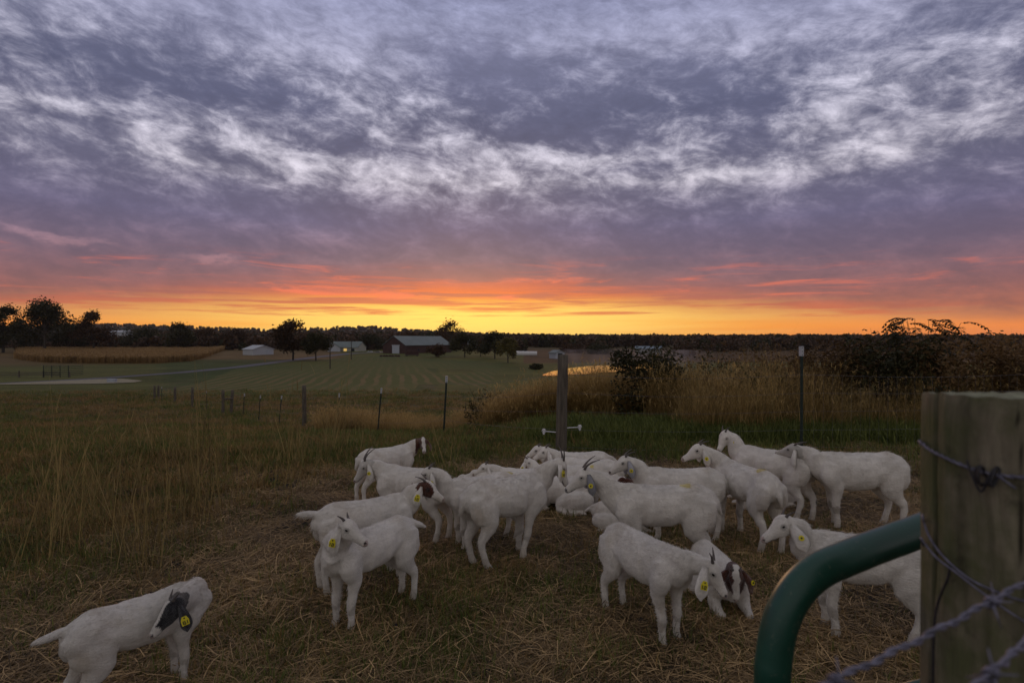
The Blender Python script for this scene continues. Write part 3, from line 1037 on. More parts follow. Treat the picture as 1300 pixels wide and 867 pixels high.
            loft(V, Fc, path_rings([(-.30, sd_ * .18, .030), (-.18, sd_ * .20, .026), (-.09, sd_ * .205, .024)], [.024, .020, .024]), 10)
    # tail
    tp, ty = tail
    td = Vector((-math.cos(tp) * math.cos(ty), math.cos(tp) * math.sin(ty), math.sin(tp)))
    tb = Vector((-.355, 0, .595 + dz_))
    td2 = (td + Vector((0, 0, .25))).normalized()
    loft(V, Fc, path_rings([tb, tb + td2 * .045, tb + td2 * .05 + td * .06, tb + td2 * .05 + td * .115], [(.034, .032), (.030, .026), (.026, .022), (.011, .010)]), 10)
    me = bpy.data.meshes.new('body')
    me.from_pydata([tuple(v) for v in V], [], Fc)
    tmp = bpy.data.objects.new('tmp', me); col.objects.link(tmp)
    md = tmp.modifiers.new('r', 'REMESH'); md.mode = 'VOXEL'; md.voxel_size = .0085; md.adaptivity = 0
    md2 = tmp.modifiers.new('s', 'SMOOTH'); md2.factor = .5; md2.iterations = 7
    dg = bpy.context.evaluated_depsgraph_get()
    ev = bpy.data.meshes.new_from_object(tmp.evaluated_get(dg))
    bpy.data.objects.remove(tmp)
    nv = len(ev.vertices)
    P3 = np.empty(nv * 3); ev.vertices.foreach_get('co', P3); P3 = P3.reshape(-1, 3)
    N3 = np.empty(nv * 3, dtype=np.float32); ev.vertex_normals.foreach_get('vector', N3); N3 = N3.reshape(-1, 3)
    # soft relief: ribs, coat clumps
    rel = .0016 * np.sin(P3[:, 0] * 95 + P3[:, 2] * 12) * smoothstep(P3[:, 0], -.16, -.05) * (1 - smoothstep(P3[:, 0], .12, .2)) * (P3[:, 2] > .40 + dz_)
    rel += .0011 * (np.sin(P3[:, 0] * 55 + seed) * np.sin(P3[:, 1] * 61 + 2) + np.sin(P3[:, 2] * 70 + P3[:, 0] * 33 + seed))
    # hollow flank, hip point, groove behind the shoulder, point of shoulder
    ax_, ay_, az2 = P3[:, 0], np.abs(P3[:, 1]), P3[:, 2] - dz_
    sidem = smoothstep(ay_, .045, .09)
    gs = lambda x0, z0, sx, sz: np.exp(-((ax_ - x0) / sx) ** 2 - ((az2 - z0) / sz) ** 2)
    var = .7 + .6 * random.random()
    rel += sidem * var * (-.015 * gs(-.165, .575, .055, .045) + .010 * gs(-.255, .600, .030, .026) - .008 * gs(.135, .48, .022, .09) + .008 * gs(.285, .455, .035, .05)
                          - .010 * gs(-.125, .40, .03, .07) + .006 * gs(-.36, .56, .02, .03) - .007 * gs(.33, .60, .03, .04))
    rel += -.006 * np.exp(-((P3[:, 1]) / .03) ** 2) * (az2 < .42) * (az2 > .30) * (np.abs(ax_ - .1) < .2)
    P3 = P3 + N3 * rel[:, None]
    ev.vertices.foreach_set('co', P3.astype(np.float32).ravel())
    ev.update()
    ev.name = 'body'
    ev.materials.clear(); ev.materials.append(m_coat)
    ev.shade_smooth()
    Cc = coat_colour(P3, N3, Hm, pat, spots, .35 + .3 * random.random(), lying, tailcol)
    if tailcol is not None:
        dl = (P3 - np.array(tb + td2 * .02)) @ np.array(td)
        m_ = (P3[:, 0] < -.375) & (dl > .02)
        Cc[m_] = tailcol
    add_col(ev, 'coat', Cc)
    body = bpy.data.objects.new('body', ev); col.objects.link(body); body.parent = root
    # eyes
    for sd_ in (-1, 1):
        c = Hm @ (Vector((.062, sd_ * .0425, .010)) * head_s)
        mb = MB()
        rr_ = .0115
        ring = []
        for i in range(1, 6):
            th = math.pi * i / 6
            for k_ in range(8):
                ph = 2 * math.pi * k_ / 8
                mb.V.append(c + R3 @ Vector((rr_ * math.sin(th) * math.cos(ph), rr_ * math.cos(th) * .8, rr_ * .8 * math.sin(th) * math.sin(ph))))
        for i in range(4):
            for k_ in range(8):
                mb.F.append([i * 8 + k_, i * 8 + (k_ + 1) % 8, (i + 1) * 8 + (k_ + 1) % 8, (i + 1) * 8 + k_])
        mb.F.append(list(range(8))); mb.F.append(list(range(32, 40)))
        mb.build('eye', m_eye, root, smooth=True)
    # horns
    horn *= .82
    if horn > 0:
        for sd_ in (-1, 1):
            pts, rad = [], []
            for i in range(8):
                t = i / 7
                p = Vector((.012 - horn * t * (.60 + .45 * t * horncurve), sd_ * (.020 + .35 * horn * t * t + .008 * t), .046 + horn * (.62 * t - .38 * t * t * horncurve)))
                pts.append(Hm @ (p * head_s)); rad.append((.0108 * (1 - .80 * t) + (.0008 if i % 2 else 0)) * head_s)
            MB().tube(pts, rad, 8).build('horn', m_horn, root, smooth=True)
    # ears with tags
    ecol = earcol if earcol is not None else {'brown_head': BROWN * 1.3, 'black_patch': BLACK * 1.5, 'grey_ear': GREY, 'dark_nose': WHITE}.get(pat, WHITE * .97)
    eo = {}
    for sd_ in (-1, 1):
        eo[sd_] = make_ear(Hm @ Matrix.Scale(1, 4), sd_, ear_len * random.uniform(.95, 1.05), ear_w, ecol, splay, root)
    if tags:
        sds = [-1, 1] if tag_side is None else ([tag_side] if tag_side else [])
        for sd_ in sds:
            e, base, d, wax, nrm, out = eo[sd_]
            make_tag(e, base, d, wax, nrm, out, ear_len, tags[0])
    # short hair lying on the coat
    hair = int(hair * 1.5)
    if hair:
        ev.calc_loop_triangles()
        tri = np.empty(len(ev.loop_triangles) * 3, dtype=np.int32); ev.loop_triangles.foreach_get('vertices', tri); tri = tri.reshape(-1, 3)
        A, B_, C_ = P3[tri[:, 0]], P3[tri[:, 1]], P3[tri[:, 2]]
        area = np.linalg.norm(np.cross(B_ - A, C_ - A), axis=1)
        pk = rng.choice(len(tri), hair, p=area / area.sum())
        r1, r2 = rng.random(hair), rng.random(hair)
        sq = np.sqrt(r1)[:, None]
        pos = A[pk] * (1 - sq) + B_[pk] * (sq * (1 - r2[:, None])) + C_[pk] * (sq * r2[:, None])
        nn = N3[tri[pk, 0]].astype(float)
        flow = np.tile(np.array([-.75, 0, -.65]), (hair, 1)) + rng.normal(0, .28, (hair, 3))
        flow -= nn * (flow * nn).sum(1)[:, None]
        flow /= np.linalg.norm(flow, axis=1)[:, None] + 1e-6
        dirn = flow + nn * rng.uniform(.12, .55, hair)[:, None]
        sidev = np.cross(dirn, nn); sidev /= np.linalg.norm(sidev, axis=1)[:, None] + 1e-6
        shag = 1 + 1.1 * smoothstep(-pos[:, 0], .36, .39) + .7 * smoothstep(pos[:, 2], .60, .64) + .6 * (1 - smoothstep(pos[:, 2], .28, .38)) * (pos[:, 2] > .05)
        ln_ = (rng.uniform(.008, .021, hair) * shag)[:, None] * (1.0 - .55 * ((pos - np.array(pol)) @ np.array(vdir(haz, 0)) > -.02)[:, None])
        low = smoothstep(pos[:, 2], .02, .25)[:, None]
        w_ = .0014
        a0 = pos - sidev * w_; a1 = pos + sidev * w_; a2 = pos + dirn * ln_ * (.6 + .4 * low)
        HV = np.stack([a0, a1, a2], 1).reshape(-1, 3)
        hm = bpy.data.meshes.new('coat_hair')
        hm.vertices.add(len(HV)); hm.vertices.foreach_set('co', HV.astype(np.float32).ravel())
        hm.loops.add(hair * 3); hm.loops.foreach_set('vertex_index', np.arange(hair * 3, dtype=np.int32))
        hm.polygons.add(hair); hm.polygons.foreach_set('loop_start', np.arange(0, hair * 3, 3, dtype=np.int32)); hm.polygons.foreach_set('loop_total', np.full(hair, 3, dtype=np.int32))
        hm.update(calc_edges=True)
        add_col(hm, 'coat', np.repeat(Cc[tri[pk, 0]] * rng.uniform(.80, 1.12, (hair, 1)), 3, axis=0))
        hm.materials.append(m_coat)
        ho = bpy.data.objects.new('coat_hair', hm); col.objects.link(ho); ho.parent = root
        ho['kind'] = 'stuff'
    return root


def gr(px, d):
    """ground point in the column of photo pixel px at forward distance d"""
    x = (px - 650) / F * d
    return (x, d, 0)


GS = 'goats standing in the straw'
GL = 'goats lying down in the straw'
make_goat('goat with a black patch on its head, twisting round to nuzzle its flank', (226, 876), (96, 934), .77, -70, 14, -128, -34, pat='black_patch',
          tags=('flag',), tag_side=1, tail=(-.15, .15), neck_len=.25, horn=.07, seed=1, hair=9000, bend=-.35, horncurve=.5)
make_goat('all-white kid with short horns looking aside, yellow tag on its hanging ear', (434, 809), (516, 765), .87, -68, 54, -24, -16, horn=.065, tags=('flag',),
          tag_side=-1, seed=2, hair=9000, neck_len=.25, tail=(-.5, .3), splay=.10, ear_len=.18, ear_w=.078, horncurve=.4)
make_goat('goat with brown patches round its eye and its white tail raised', (499, 736), (414, 760), .92, 22, 32, -16, -20, pat='brown_patch', horn=.095, tags=('flag',),
          tag_side=-1, seed=3, hair=7000, tail=(.12, .1), neck_len=.235)
make_goat('white goat turning its grey face down beside the brown-headed one', (500, 681), (561, 693), .93, 168, 22, 200, -42, horn=.17, seed=4, hair=5000, neck_len=.235, tail=(-1.2, 0),
          legs=(0, 0, .03, -.04), pat='grey_face')
make_goat('white goat with a small round tag and yellow mark on its back, facing left', (586, 702), (648, 691), .90, -172, 35, 187, -22, horn=.08, seed=5, hair=5000, neck_len=.26,
          spots=((-.27, 0, .66, .035),), tail=(-1.2, 0), tag_side=1)
make_goat('large white goat seen from behind with its head lowered, in the middle of the herd', (660, 712), (612, 726), 1.0, 24, 32, 12, -58, horn=.14, tags=('flag',), tag_side=-1, seed=6, hair=8000,
          neck_len=.275, tail=(-1.25, .1), legs=(.02, -.03, -.02, .03), ear_len=.15, horncurve=.6)
make_goat('goat with a chestnut head and white blaze behind the others', (513, 633), (458, 645), .86, 15, 28, -75, -28, pat='brown_head', horn=0, tags=None, seed=7, hair=4000,
          neck_len=.27, tail=(-1.2, 0), ear_len=.16, group=GS)
make_goat('large white goat in profile with curved horns and dark grey ears', (806, 733), (888, 733), 1.0, 172, 29, 186, -26, horn=.15, tags=('btn',), tag_side=1, seed=8, hair=8000,
          spots=((-.16, 0, .66, .04),), earcol=GREY, pat='dark_nose', tail=(-1.15, .0), neck_len=.31, ear_len=.15, legs=(0, 0, .04, -.06))
make_goat('white kid bending forward in the foreground with a triangular yellow tag', (848, 824), (781, 781), .86, -42, 8, -28, -46, horn=.10, tags=('flag',), tag_side=-1, seed=9, hair=9000,
          neck_len=.235, tail=(-.9, .2), ear_len=.19, ear_w=.085, horncurve=.3, legs=(0, .04, 0, -.02))
make_goat('white goat facing left between two others with speckled ears', (836, 688), (905, 688), .94, 170, 33, 186, -22, horn=.11, tags=('btn',), tag_side=1, seed=10, hair=5000, neck_len=.255,
          tail=(-1.2, 0), earcol=GREY * 1.6, pat='white')
make_goat('white goat walking away with a yellow smear on its rump', (930, 682), (977, 706), 1.0, 150, 34, 183, -18, horn=.09, tags=('btn',), tag_side=1, seed=11, hair=6000, neck_len=.275,
          tail=(-1.15, 0), spots=((-.20, 0, .67, .045),), legs=(.04, -.04, .03, -.05))
make_goat('tall white goat with a black tail standing behind with its muzzle turned down', (953, 652), (1022, 667), 1.0, 132, 41, 205, -46, horn=.07, tags=('btn',), tag_side=1, seed=12, hair=5000, neck_len=.27,
          tail=(-1.3, 0), tailcol=BLACK, legs=(0, 0, .05, -.04))
make_goat('white goat standing alone at the fence with its head turned away', (1060, 674), (1132, 675), 1.06, 160, 22, 128, -8, horn=.09, tags=None, seed=13, hair=5000, neck_len=.235,
          tail=(-1.25, 0), pat='grey_face', fat=1.06, legs=(0, -.03, -.03, .05))
make_goat('white goat behind the green gate with one broad ear and round tag', (1060, 812), (1156, 824), .92, 180, 36, 190, -20, horn=.075, tags=('btn',), tag_side=1, seed=14, hair=9000,
          neck_len=.235, ear_len=.165, ear_w=.10, splay=.55, tail=(-1.1, 0), horncurve=.6, legs=(0, .02, .03, -.06))
# lying animals
LY = dict(lying=True, group=GL)
make_goat('kid with a chestnut face lying down beside the feet of the bending kid', None, None, .84, -105, 34, -100, -66, pat='brown_head', horn=.03, tags=('btn',), seed=15, hair=5000,
          at_root=gr(908, 3.80), heading=-88, neck_len=.27, ear_len=.17, **LY)
make_goat('small white goat lying beneath the neck of the dark-eared goat', None, None, .68, 10, 25, -20, -30, horn=0, tags=None, seed=16, hair=2500,
          at_root=gr(786, 5.15), heading=-10, neck_len=.16, **LY)
make_goat('brown-faced goat resting between two standing goats', None, None, .80, 160, 35, 175, -30, pat='brown_head', horn=0, tags=None, seed=17, hair=1500,
          at_root=gr(846, 5.5), heading=170, neck_len=.24, **LY)
make_goat('goat resting with its head lifted behind the black-tailed one', None, None, .88, 170, 42, 188, -20, horn=.10, tags=('btn',), tag_side=1, seed=18, hair=2500, pat='grey_face',
          at_root=gr(972, 6.0), heading=176, neck_len=.29, **LY)
make_goat('white goat lying at the left end of the resting row, head low', None, None, .80, 178, -5, 185, -12, horn=0, tags=None, seed=19, hair=2500, at_root=gr(640, 6.2), heading=172, neck_len=.24, **LY)
make_goat('resting white goat with small dark horns', None, None, .84, 185, 22, 200, -15, horn=.08, tags=None, seed=20, hair=2500, at_root=gr(672, 6.25), heading=176, neck_len=.27, **LY)
make_goat('resting white goat tucked low in front of the horned one', None, None, .78, 188, 8, 205, -15, horn=.03, tags=None, seed=21, hair=2500, at_root=gr(668, 5.85), heading=182, neck_len=.25, **LY)
make_goat('white goat lying with head raised and turned towards the wooden post', None, None, .86, 160, 28, -30, -16, horn=.05, tags=('btn',), seed=22, hair=2500, at_root=gr(718, 6.35), heading=172, neck_len=.24, **LY)
make_goat('white goat lying lower in front, dark around the eye', None, None, .84, 168, 8, -25, -16, horn=.03, tags=None, seed=23, hair=2500, at_root=gr(716, 5.85), heading=176, neck_len=.23, pat='grey_face', **LY)
make_goat('topmost resting goat nearest the wooden post', None, None, .98, 165, 24, 192, -18, horn=.07, tags=None, seed=24, hair=2500, at_root=gr(740, 6.9), heading=178, neck_len=.25, **LY)
make_goat('resting goat with a thick neck and head held high on the right of the row', None, None, .98, 172, 36, 186, -20, horn=.08, tags=None, seed=25, hair=3000, at_root=gr(752, 6.45), heading=160, neck_len=.27,
          spots=((-.05, .12, .33, .035),), ear_len=.17, splay=.5, **LY)
make_goat('white goat lying with its dark-hoofed rump towards the grazing space', None, None, .95, 170, 10, 180, -15, horn=0, tags=None, seed=26, hair=3000, at_root=gr(716, 5.75), heading=158, neck_len=.22, **LY)


# ================================================================== VEGETATION NEAR
m_straw = blade_mat('straw', (.036, .023, .010), (.76, .51, .24), .15)
m_grass = blade_mat('green_grass', (.036, .056, .011), (.22, .235, .055), .3)
m_drygr = blade_mat('dry_grass', (.095, .058, .020), (.46, .30, .11), .3)
m_gold = blade_mat('golden_grass', (.12, .075, .024), (.62, .42, .15), .35)
m_weed = blade_mat('weed_stem', (.055, .042, .014), (.46, .34, .13), .2)
m_brush = blade_mat('brush_leaf', (.045, .028, .012), (.26, .15, .060), .25)
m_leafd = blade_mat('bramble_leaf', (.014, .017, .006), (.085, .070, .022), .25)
m_twig = simple('twig_bark', (.060, .045, .032), .9)

random.seed(21)
V_straw = [straw_patch('straw_tuft', m_straw, 230, .28, .21, .0036) for _ in range(6)]
V_short = [grass_clump('grass_tuft', m_grass, 46, .11, .10, .006, .5, .9) for _ in range(3)] + [grass_clump('grass_tuft', m_drygr, 40, .12, .09, .005, .6, 1.0) for _ in range(3)]
V_lawn = [grass_clump('lawn_tuft', m_grass, 60, .20, .13, .009, .5, .9, 2) for _ in range(4)] + [grass_clump('lawn_tuft', m_drygr, 46, .20, .12, .008, .6, .9, 2)]
V_pasture = [grass_clump('pasture_tuft', m_grass, 60, .32, .15, .014, .8, 1.2, 3) for _ in range(3)] + [grass_clump('pasture_tuft', m_drygr, 50, .32, .17, .011, .9, 1.2, 3) for _ in range(3)]


def gold_clump(name, n, rad, h):
    V, Fc, T = [], [], []
    for _ in range(n):
        r_ = rad * math.sqrt(random.random()); a = random.uniform(0, 6.283)
        L_ = h * random.uniform(.5, 1.12)
        b0 = len(V)
        t = random.random()
        blade(V, Fc, T, (r_ * math.cos(a), r_ * math.sin(a), 0), random.uniform(0, 6.283), abs(random.gauss(0, .20)), random.uniform(.2, 1.6), L_, .009, 5, t * .8)
        if random.random() < .35:       # nodding seed head
            tip = (np.array(V[-1]) + np.array(V[-2])) / 2
            az_ = random.uniform(0, 6.283)
            for k_ in range(5):
                blade(V, Fc, T, tip - np.array([0, 0, .015 * k_]), az_ + random.gauss(0, .7), random.uniform(.5, 1.7), .7, .085, .010, 2, .75 + .25 * random.random())
    return loose(name, V, Fc, m_gold, T)


def weed_clump(name, n, rad, h):
    V, Fc, T = [], [], []
    for _ in range(n):
        r_ = rad * math.sqrt(random.random()); a = random.uniform(0, 6.283)
        t = random.random()
        L_ = h * random.uniform(.35, 1.1)
        az_ = random.uniform(0, 6.283); ln = abs(random.gauss(0, .20))
        blade(V, Fc, T, (r_ * math.cos(a), r_ * math.sin(a), 0), az_, ln, random.gauss(0, .25), L_, .0050, 6, t * .9)
        for k_ in range(random.randint(2, 5)):     # thin side leaves held close to the stem
            zt = L_ * random.uniform(.25, .9)
            p = np.array([r_ * math.cos(a) + math.cos(az_) * math.sin(ln) * zt, r_ * math.sin(a) + math.sin(az_) * math.sin(ln) * zt, zt * math.cos(ln)])
            blade(V, Fc, T, p, random.uniform(0, 6.283), random.uniform(.1, .4), .5, random.uniform(.05, .16), .005, 2, t * .6 + .2)
    return loose(name, V, Fc, m_weed, T)


V_gold = [gold_clump('golden_tuft', 60, .22, 1.0) for _ in range(5)]
V_weed = [weed_clump('weed_tuft', 6, .10, 1.0) for _ in range(6)]


def place(n, fn, zoff=0.0, smin=.7, smax=1.3, tilt=0.0, cl=None):
    P_, R_, S_ = [], [], []
    for _ in range(n):
        q = fn()
        if q is None: continue
        x, y = q[:2]
        k_ = q[2] if len(q) > 2 else 1.0
        P_.append((x, y, hz(x, y) + zoff))
        R_.append((random.gauss(0, tilt), random.gauss(0, tilt), random.uniform(0, 6.283)))
        S_.append(k_ * random.uniform(smin, smax))
    return P_, R_, S_


def field_pt(x0, x1, y0, y1, dens=None):
    """uniform over the ground strip in front of the camera (density thins with distance like the picture needs)"""
    def f():
        y = y0 * (y1 / y0) ** random.random()
        u = random.uniform(x0, x1)
        x = u * y
        if dens is not None and random.random() > dens(x, y): return None
        return (x, y)
    return f


# patchiness: green where the litter thins
def greenness(x, y):
    return float(.5 + .5 * blotch(np.array(x), np.array(y), .8, 1.7))


def straw_d(x, y):
    base = .85 - .55 * max(0, greenness(x, y) - .55) * 2
    w_ = .7 * float(wavy(np.array(x), np.array(y), .9))
    edge = 1 - float(smoothstep(np.array(y + w_), 8.2, 10.0))
    u = x / y                      # the pen's left side is rough grass, not litter
    lim = float(np.interp(u, (-1.0, -.62, -.42, -.2), (3.7, 4.4, 6.0, 9.0)))
    left = 1 - .85 * float(smoothstep(np.array(y + w_ * .8), lim - .4, lim + .9))
    bare = .35 + .65 * float(smoothstep(np.array(float(blotch(np.array(x + 9), np.array(y), 1.7, 4.4))), -.75, -.25))
    return base * edge * left * bare


P_, R_, S_ = place(8200, field_pt(-1.25, 1.25, 1.35, 10.5, straw_d), 0.0, .7, 1.25, .05)
scatter('straw_litter', P_, R_, S_, V_straw, 'trodden dry straw and hay covering the ground round the goats', 'straw')


def short_d(x, y):
    g = greenness(x, y)
    return min(1, .22 + max(0, g - .30) * 2.4)


P_, R_, S_ = place(15000, field_pt(-1.25, 1.25, 1.4, 9.5, short_d), 0, .6, 1.5, .1)
scatter('short_grass', P_, R_, S_, V_short, 'short tufts of grass growing through the straw', 'grass')


def lawn_d(x, y):
    g = greenness(x * .5, y * .5)
    return float(smoothstep(np.array(y + .8 * float(wavy(np.array(x), np.array(y), .8))), 7.4, 9.2)) * (.5 + .6 * g)


P_, R_, S_ = place(15000, field_pt(-1.25, 1.25, 7.3, 19, lawn_d), 0, .7, 1.5, .1)
scatter('lawn_grass', P_, R_, S_, V_lawn, 'dark green grass strip on both sides of the wire fence', 'grass')


def past_g(x, y):
    return float(smoothstep(np.array(float(blotch(np.array(x), np.array(y), .30, 5.0)) + .5 * float(blotch(np.array(x), np.array(y), .9, 2.0))), -.35, .45))


def past_lim(x, y):
    u = x / y
    if u > .12 + .1 * random.random(): return 0
    lim = float(np.interp(u, (-1.0, -.62, -.42, -.2), (3.7, 4.4, 6.0, 8.6)))
    return float(smoothstep(np.array(y), lim - .5, lim + .8))


for nm_, vs, fn, n_, lb_ in (('pasture_grass', V_pasture[:3], lambda x, y: past_lim(x, y) * (.12 + .8 * past_g(x, y)), 15000, 'green patches of rough pasture grass left of the goats'),
                             ('dry_pasture_grass', V_pasture[3:], lambda x, y: past_lim(x, y) * (.95 - .7 * past_g(x, y)), 15000, 'bronze dry patches in the rough pasture left of the goats')):
    P_, R_, S_ = place(n_, field_pt(-1.25, .2, 3.6, 75, fn), 0, .5, 1.5, .2)
    S_ = [s_ * float(np.interp(p[1], (3.5, 6, 10, 20, 60), (.42, .55, .8, 1.0, 2.0))) for p, s_ in zip(P_, S_)]
    scatter(nm_, P_, R_, S_, vs, lb_, 'grass')


def weed_pt():
    # tall thin stalks standing in the left part of the pen
    r_ = random.random()
    if r_ < .85:
        cx, cy, sx = random.choice(WEEDS)
        x = random.gauss(cx, sx); y = random.gauss(cy, sx * .8)
        return (x, y, random.uniform(.9, 1.75))
    y = random.uniform(3.6, 10); u = random.uniform(-1.0, -.08) if y > 6 else random.uniform(-.95, -.40)
    return (u * y, y, random.uniform(.3, .8))


WEEDS = []
for (wx, wy, s_) in ((190, 735, .12), (180, 720, .12), (240, 700, .13), (250, 660, .14), (25, 720, .14), (75, 690, .2), (95, 640, .3), (115, 720, .15), (300, 640, .25), (385, 590, .2), (330, 620, .25),
                     (430, 575, .25), (150, 640, .35), (575, 600, .12), (30, 640, .3), (270, 590, .4), (130, 590, .4)):
    d_ = CAM_Z * F / (wy - HOR)
    WEEDS.append(((wx - 650) / F * d_, d_, s_))
P_, R_, S_ = place(95, weed_pt, 0, .7, 1.25, .12)
S_ = [s * .80 for s in S_]
scatter('tall_weeds', P_, R_, S_, V_weed, 'tall thin dry weed stalks standing in clumps on the left', 'weeds')


def gold_pt():
    u = random.uniform(-.34, .52)
    lo = 13.2 if u < .25 else 12.0
    if u < -.05: lo = 15.5 + 6 * (-.05 - u)
    y = lo + (1 - math.sqrt(random.random())) * (11 if u > 0 else 14)
    x = u * y
    if random.random() > .30 + .9 * greenness(x * .35 + 5, y * .5): return None
    k_ = .95 if u > .12 else (.85 if u > -.1 else .62)
    return (x, y, k_ * (1.0 + .25 * math.sin(x * .7)))


P_, R_, S_ = place(3300, gold_pt, 0, .40, 1.35, .16)
scatter('golden_grass', P_, R_, S_, V_gold, 'band of tall golden seeding grass beyond the wire fence', 'grass')


m_clod = simple('mud_clod', (.020, .014, .010), .8, var=.4, scale=30)


def clods(n, spread, r0):
    V, Fc = [], []
    for _ in range(n):
        c = Vector((random.gauss(0, spread), random.gauss(0, spread), 0)); r_ = r0 * random.uniform(.4, 1.3)
        b0 = len(V)
        for (x, y, z) in ((1, 0, .2), (.5, .87, .1), (-.5, .87, .25), (-1, 0, .1), (-.5, -.87, .2), (.5, -.87, .15), (0, 0, .8)):
            V.append(c + Vector((x * r_ * random.uniform(.7, 1.2), y * r_ * random.uniform(.7, 1.2), z * r_ + .004)))
        for i in range(6): Fc.append((b0 + i, b0 + (i + 1) % 6, b0 + 6))
        Fc.append(tuple(b0 + i for i in range(6))[::-1])
    return loose('clod', V, Fc, m_clod, [0] * len(V))


V_clod = [clods(26, .10, .010), clods(18, .07, .012), clods(9, .12, .035), clods(14, .18, .028)]
P_, R_, S_ = place(420, field_pt(-.7, 1.1, 2.0, 8.5), .006, .7, 1.4)
scatter('droppings_and_clods', P_, R_, S_, V_clod, 'dark droppings and mud clods scattered in the straw', 'mud')

# ------------------------------------------------------------------ bushes
def bush_mesh(rx, ry, rz, n, leaf, lobes, seed, mat, stalk=True, tall=1.0):
    """leaf faces spread through uneven lobes"""
    random.seed(seed)
    LB = []
    for _ in range(lobes):
        a = random.uniform(0, 6.283); r_ = math.sqrt(random.random())
        LB.append((r_ * math.cos(a) * rx * .8, r_ * math.sin(a) * ry * .8, random.uniform(.25, .8) * rz * 1.2, random.uniform(.25, .5) * min(rx, rz) * 1.1))
    V, Fc, T = [], [], []
    for _ in range(n):
        cx, cy, cz, r_ = random.choice(LB)
        d = Vector((random.gauss(0, 1), random.gauss(0, 1), random.gauss(0, 1))).normalized() * r_ * random.random() ** .45
        p = Vector((cx + d.x, cy + d.y, max(.03, cz + d.z)))
        a = Vector((random.gauss(0, 1), random.gauss(0, 1), random.gauss(0, .7))).normalized()
        c = a.cross(Vector((random.gauss(0, 1), random.gauss(0, 1), random.gauss(0, 1)))).normalized()
        l_ = leaf * random.uniform(.5, 1.3)
        b0 = len(V)
        t = min(1, max(0, random.gauss(.4, .25)))
        V += [p - a * l_, p + c * l_ * .38, p + a * l_, p - c * l_ * .38]
        Fc.append((b0, b0 + 1, b0 + 2, b0 + 3)); T += [t] * 4
    return V, Fc, T, LB


def bush(name, label, x, y, rx, ry, rz, n, leaf, seed, mat, cat='bush', group=None, twigs=40, tw_h=1.0):
    root = empty(name, (x, y, hz(x, y)))
    tag(root, label, cat, group)
    V, Fc, T, LB = bush_mesh(rx, ry, rz, n, leaf, 14, seed, mat)
    o = loose('foliage', V, Fc, mat, T); col.objects.link(o); o.parent = root
    mb = MB()
    for _ in range(twigs):
        a = random.uniform(0, 6.283); r_ = random.random() * .3
        t0 = Vector((r_ * math.cos(a) * rx, r_ * math.sin(a) * ry, 0))
        q = random.choice(LB)
        t1 = Vector((q[0] + random.gauss(0, .12), q[1] + random.gauss(0, .12), q[2] * tw_h + q[3] * random.uniform(.2, 1.15)))
        m_ = t0.lerp(t1, .5) + Vector((random.gauss(0, .06), random.gauss(0, .06), .08))
        mb.tube([t0, m_, t1], [.010, .006, .002], 4, cap=False)
    mb.build('stems', m_twig, root)
    return root


BS = 'bushes in the overgrown strip behind the fence'
bush_list = [  # px, y, rx, rz, leaf count, label, material
    (826, 13.2, 1.0, 1.55, 5600, 'dark leafy bramble bush right of the wooden fence post', m_leafd),
    (885, 15.0, 1.4, 1.45, 4200, 'low yellowish green bush behind the golden grass', m_leafd),
    (1000, 14.5, 1.1, 1.30, 4200, 'reddish brown brush left of the steel fence post', m_brush),
    (1065, 11.8, .95, 1.40, 5200, 'tall reddish brown brush behind the steel fence post', m_brush),
    (1140, 11.4, 1.0, 1.45, 5200, 'dense dark brush under the feathery shrub', m_leafd),
    (1215, 11.2, 1.0, 1.42, 5200, 'brown brush between the feathery shrub and the big post', m_brush),
    (1290, 11.0, 1.0, 1.38, 4200, 'brown brush at the right edge above the big post', m_brush),
    (1375, 11.0, 1.1, 1.4, 3000, 'brown brush past the right edge of the big post', m_brush),
    (940, 18.5, 1.8, 2.1, 3600, 'russet brush thinning out towards the valley', m_brush),
    (1040, 17.0, 1.6, 1.9, 2600, 'russet brush rising behind the steel fence post', m_brush),
    (625, 15.5, .8, .75, 1800, 'low olive bush in the tall grass left of the round wooden post', m_leafd),
    (690, 16.5, .9, .85, 1800, 'low brown bush in the tall grass just left of the round wooden post', m_brush),
    (762, 15.0, .8, .85, 1800, 'low brown bush in the tall grass right of the round wooden post', m_brush),
    (960, 12.6, .8, .95, 2200, 'knee-high olive bush left of the steel fence post', m_leafd),
    (905, 13.4, .7, .85, 1800, 'knee-high brown bush in the golden grass', m_brush),
    (1120, 16.0, 1.6, 1.75, 2400, 'russet brush crest just under the skyline', m_brush),
]
for i, (bx, by, rx, rz, n, lb, mt) in enumerate(bush_list):
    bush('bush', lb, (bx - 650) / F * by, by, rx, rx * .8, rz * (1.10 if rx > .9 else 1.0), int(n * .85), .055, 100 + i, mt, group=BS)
# dry stalks and goldenrod mixed through the brush
V_stalk = [weed_clump('stalk_tuft', 10, .30, 1.75) for _ in range(3)] + [gold_clump('stalk_tuft', 40, .3, 1.35) for _ in range(4)]


def brush_pt():
    u = random.uniform(.28, 1.1); y = random.uniform(10.4, 15.5)
    return (u * y, y, .80 + .14 * math.sin(u * 17) + random.uniform(-.15, .22))


P_, R_, S_ = place(1300, brush_pt, 0, .75, 1.1, .06)
scatter('brush_stalks', P_, R_, S_, V_stalk, 'dry stalks and seed heads standing through the brown brush', 'weeds')
# long grass at the foot of the brush
P_, R_, S_ = place(2200, lambda: (lambda u, y: (u * y, y, 1.0))(random.uniform(.05, 1.15), random.uniform(9.7, 11.6)), 0, 1.6, 2.6, .15)
scatter('long_grass', P_, R_, S_, V_lawn[:4], 'long dark green grass lodged at the foot of the brush', 'grass')


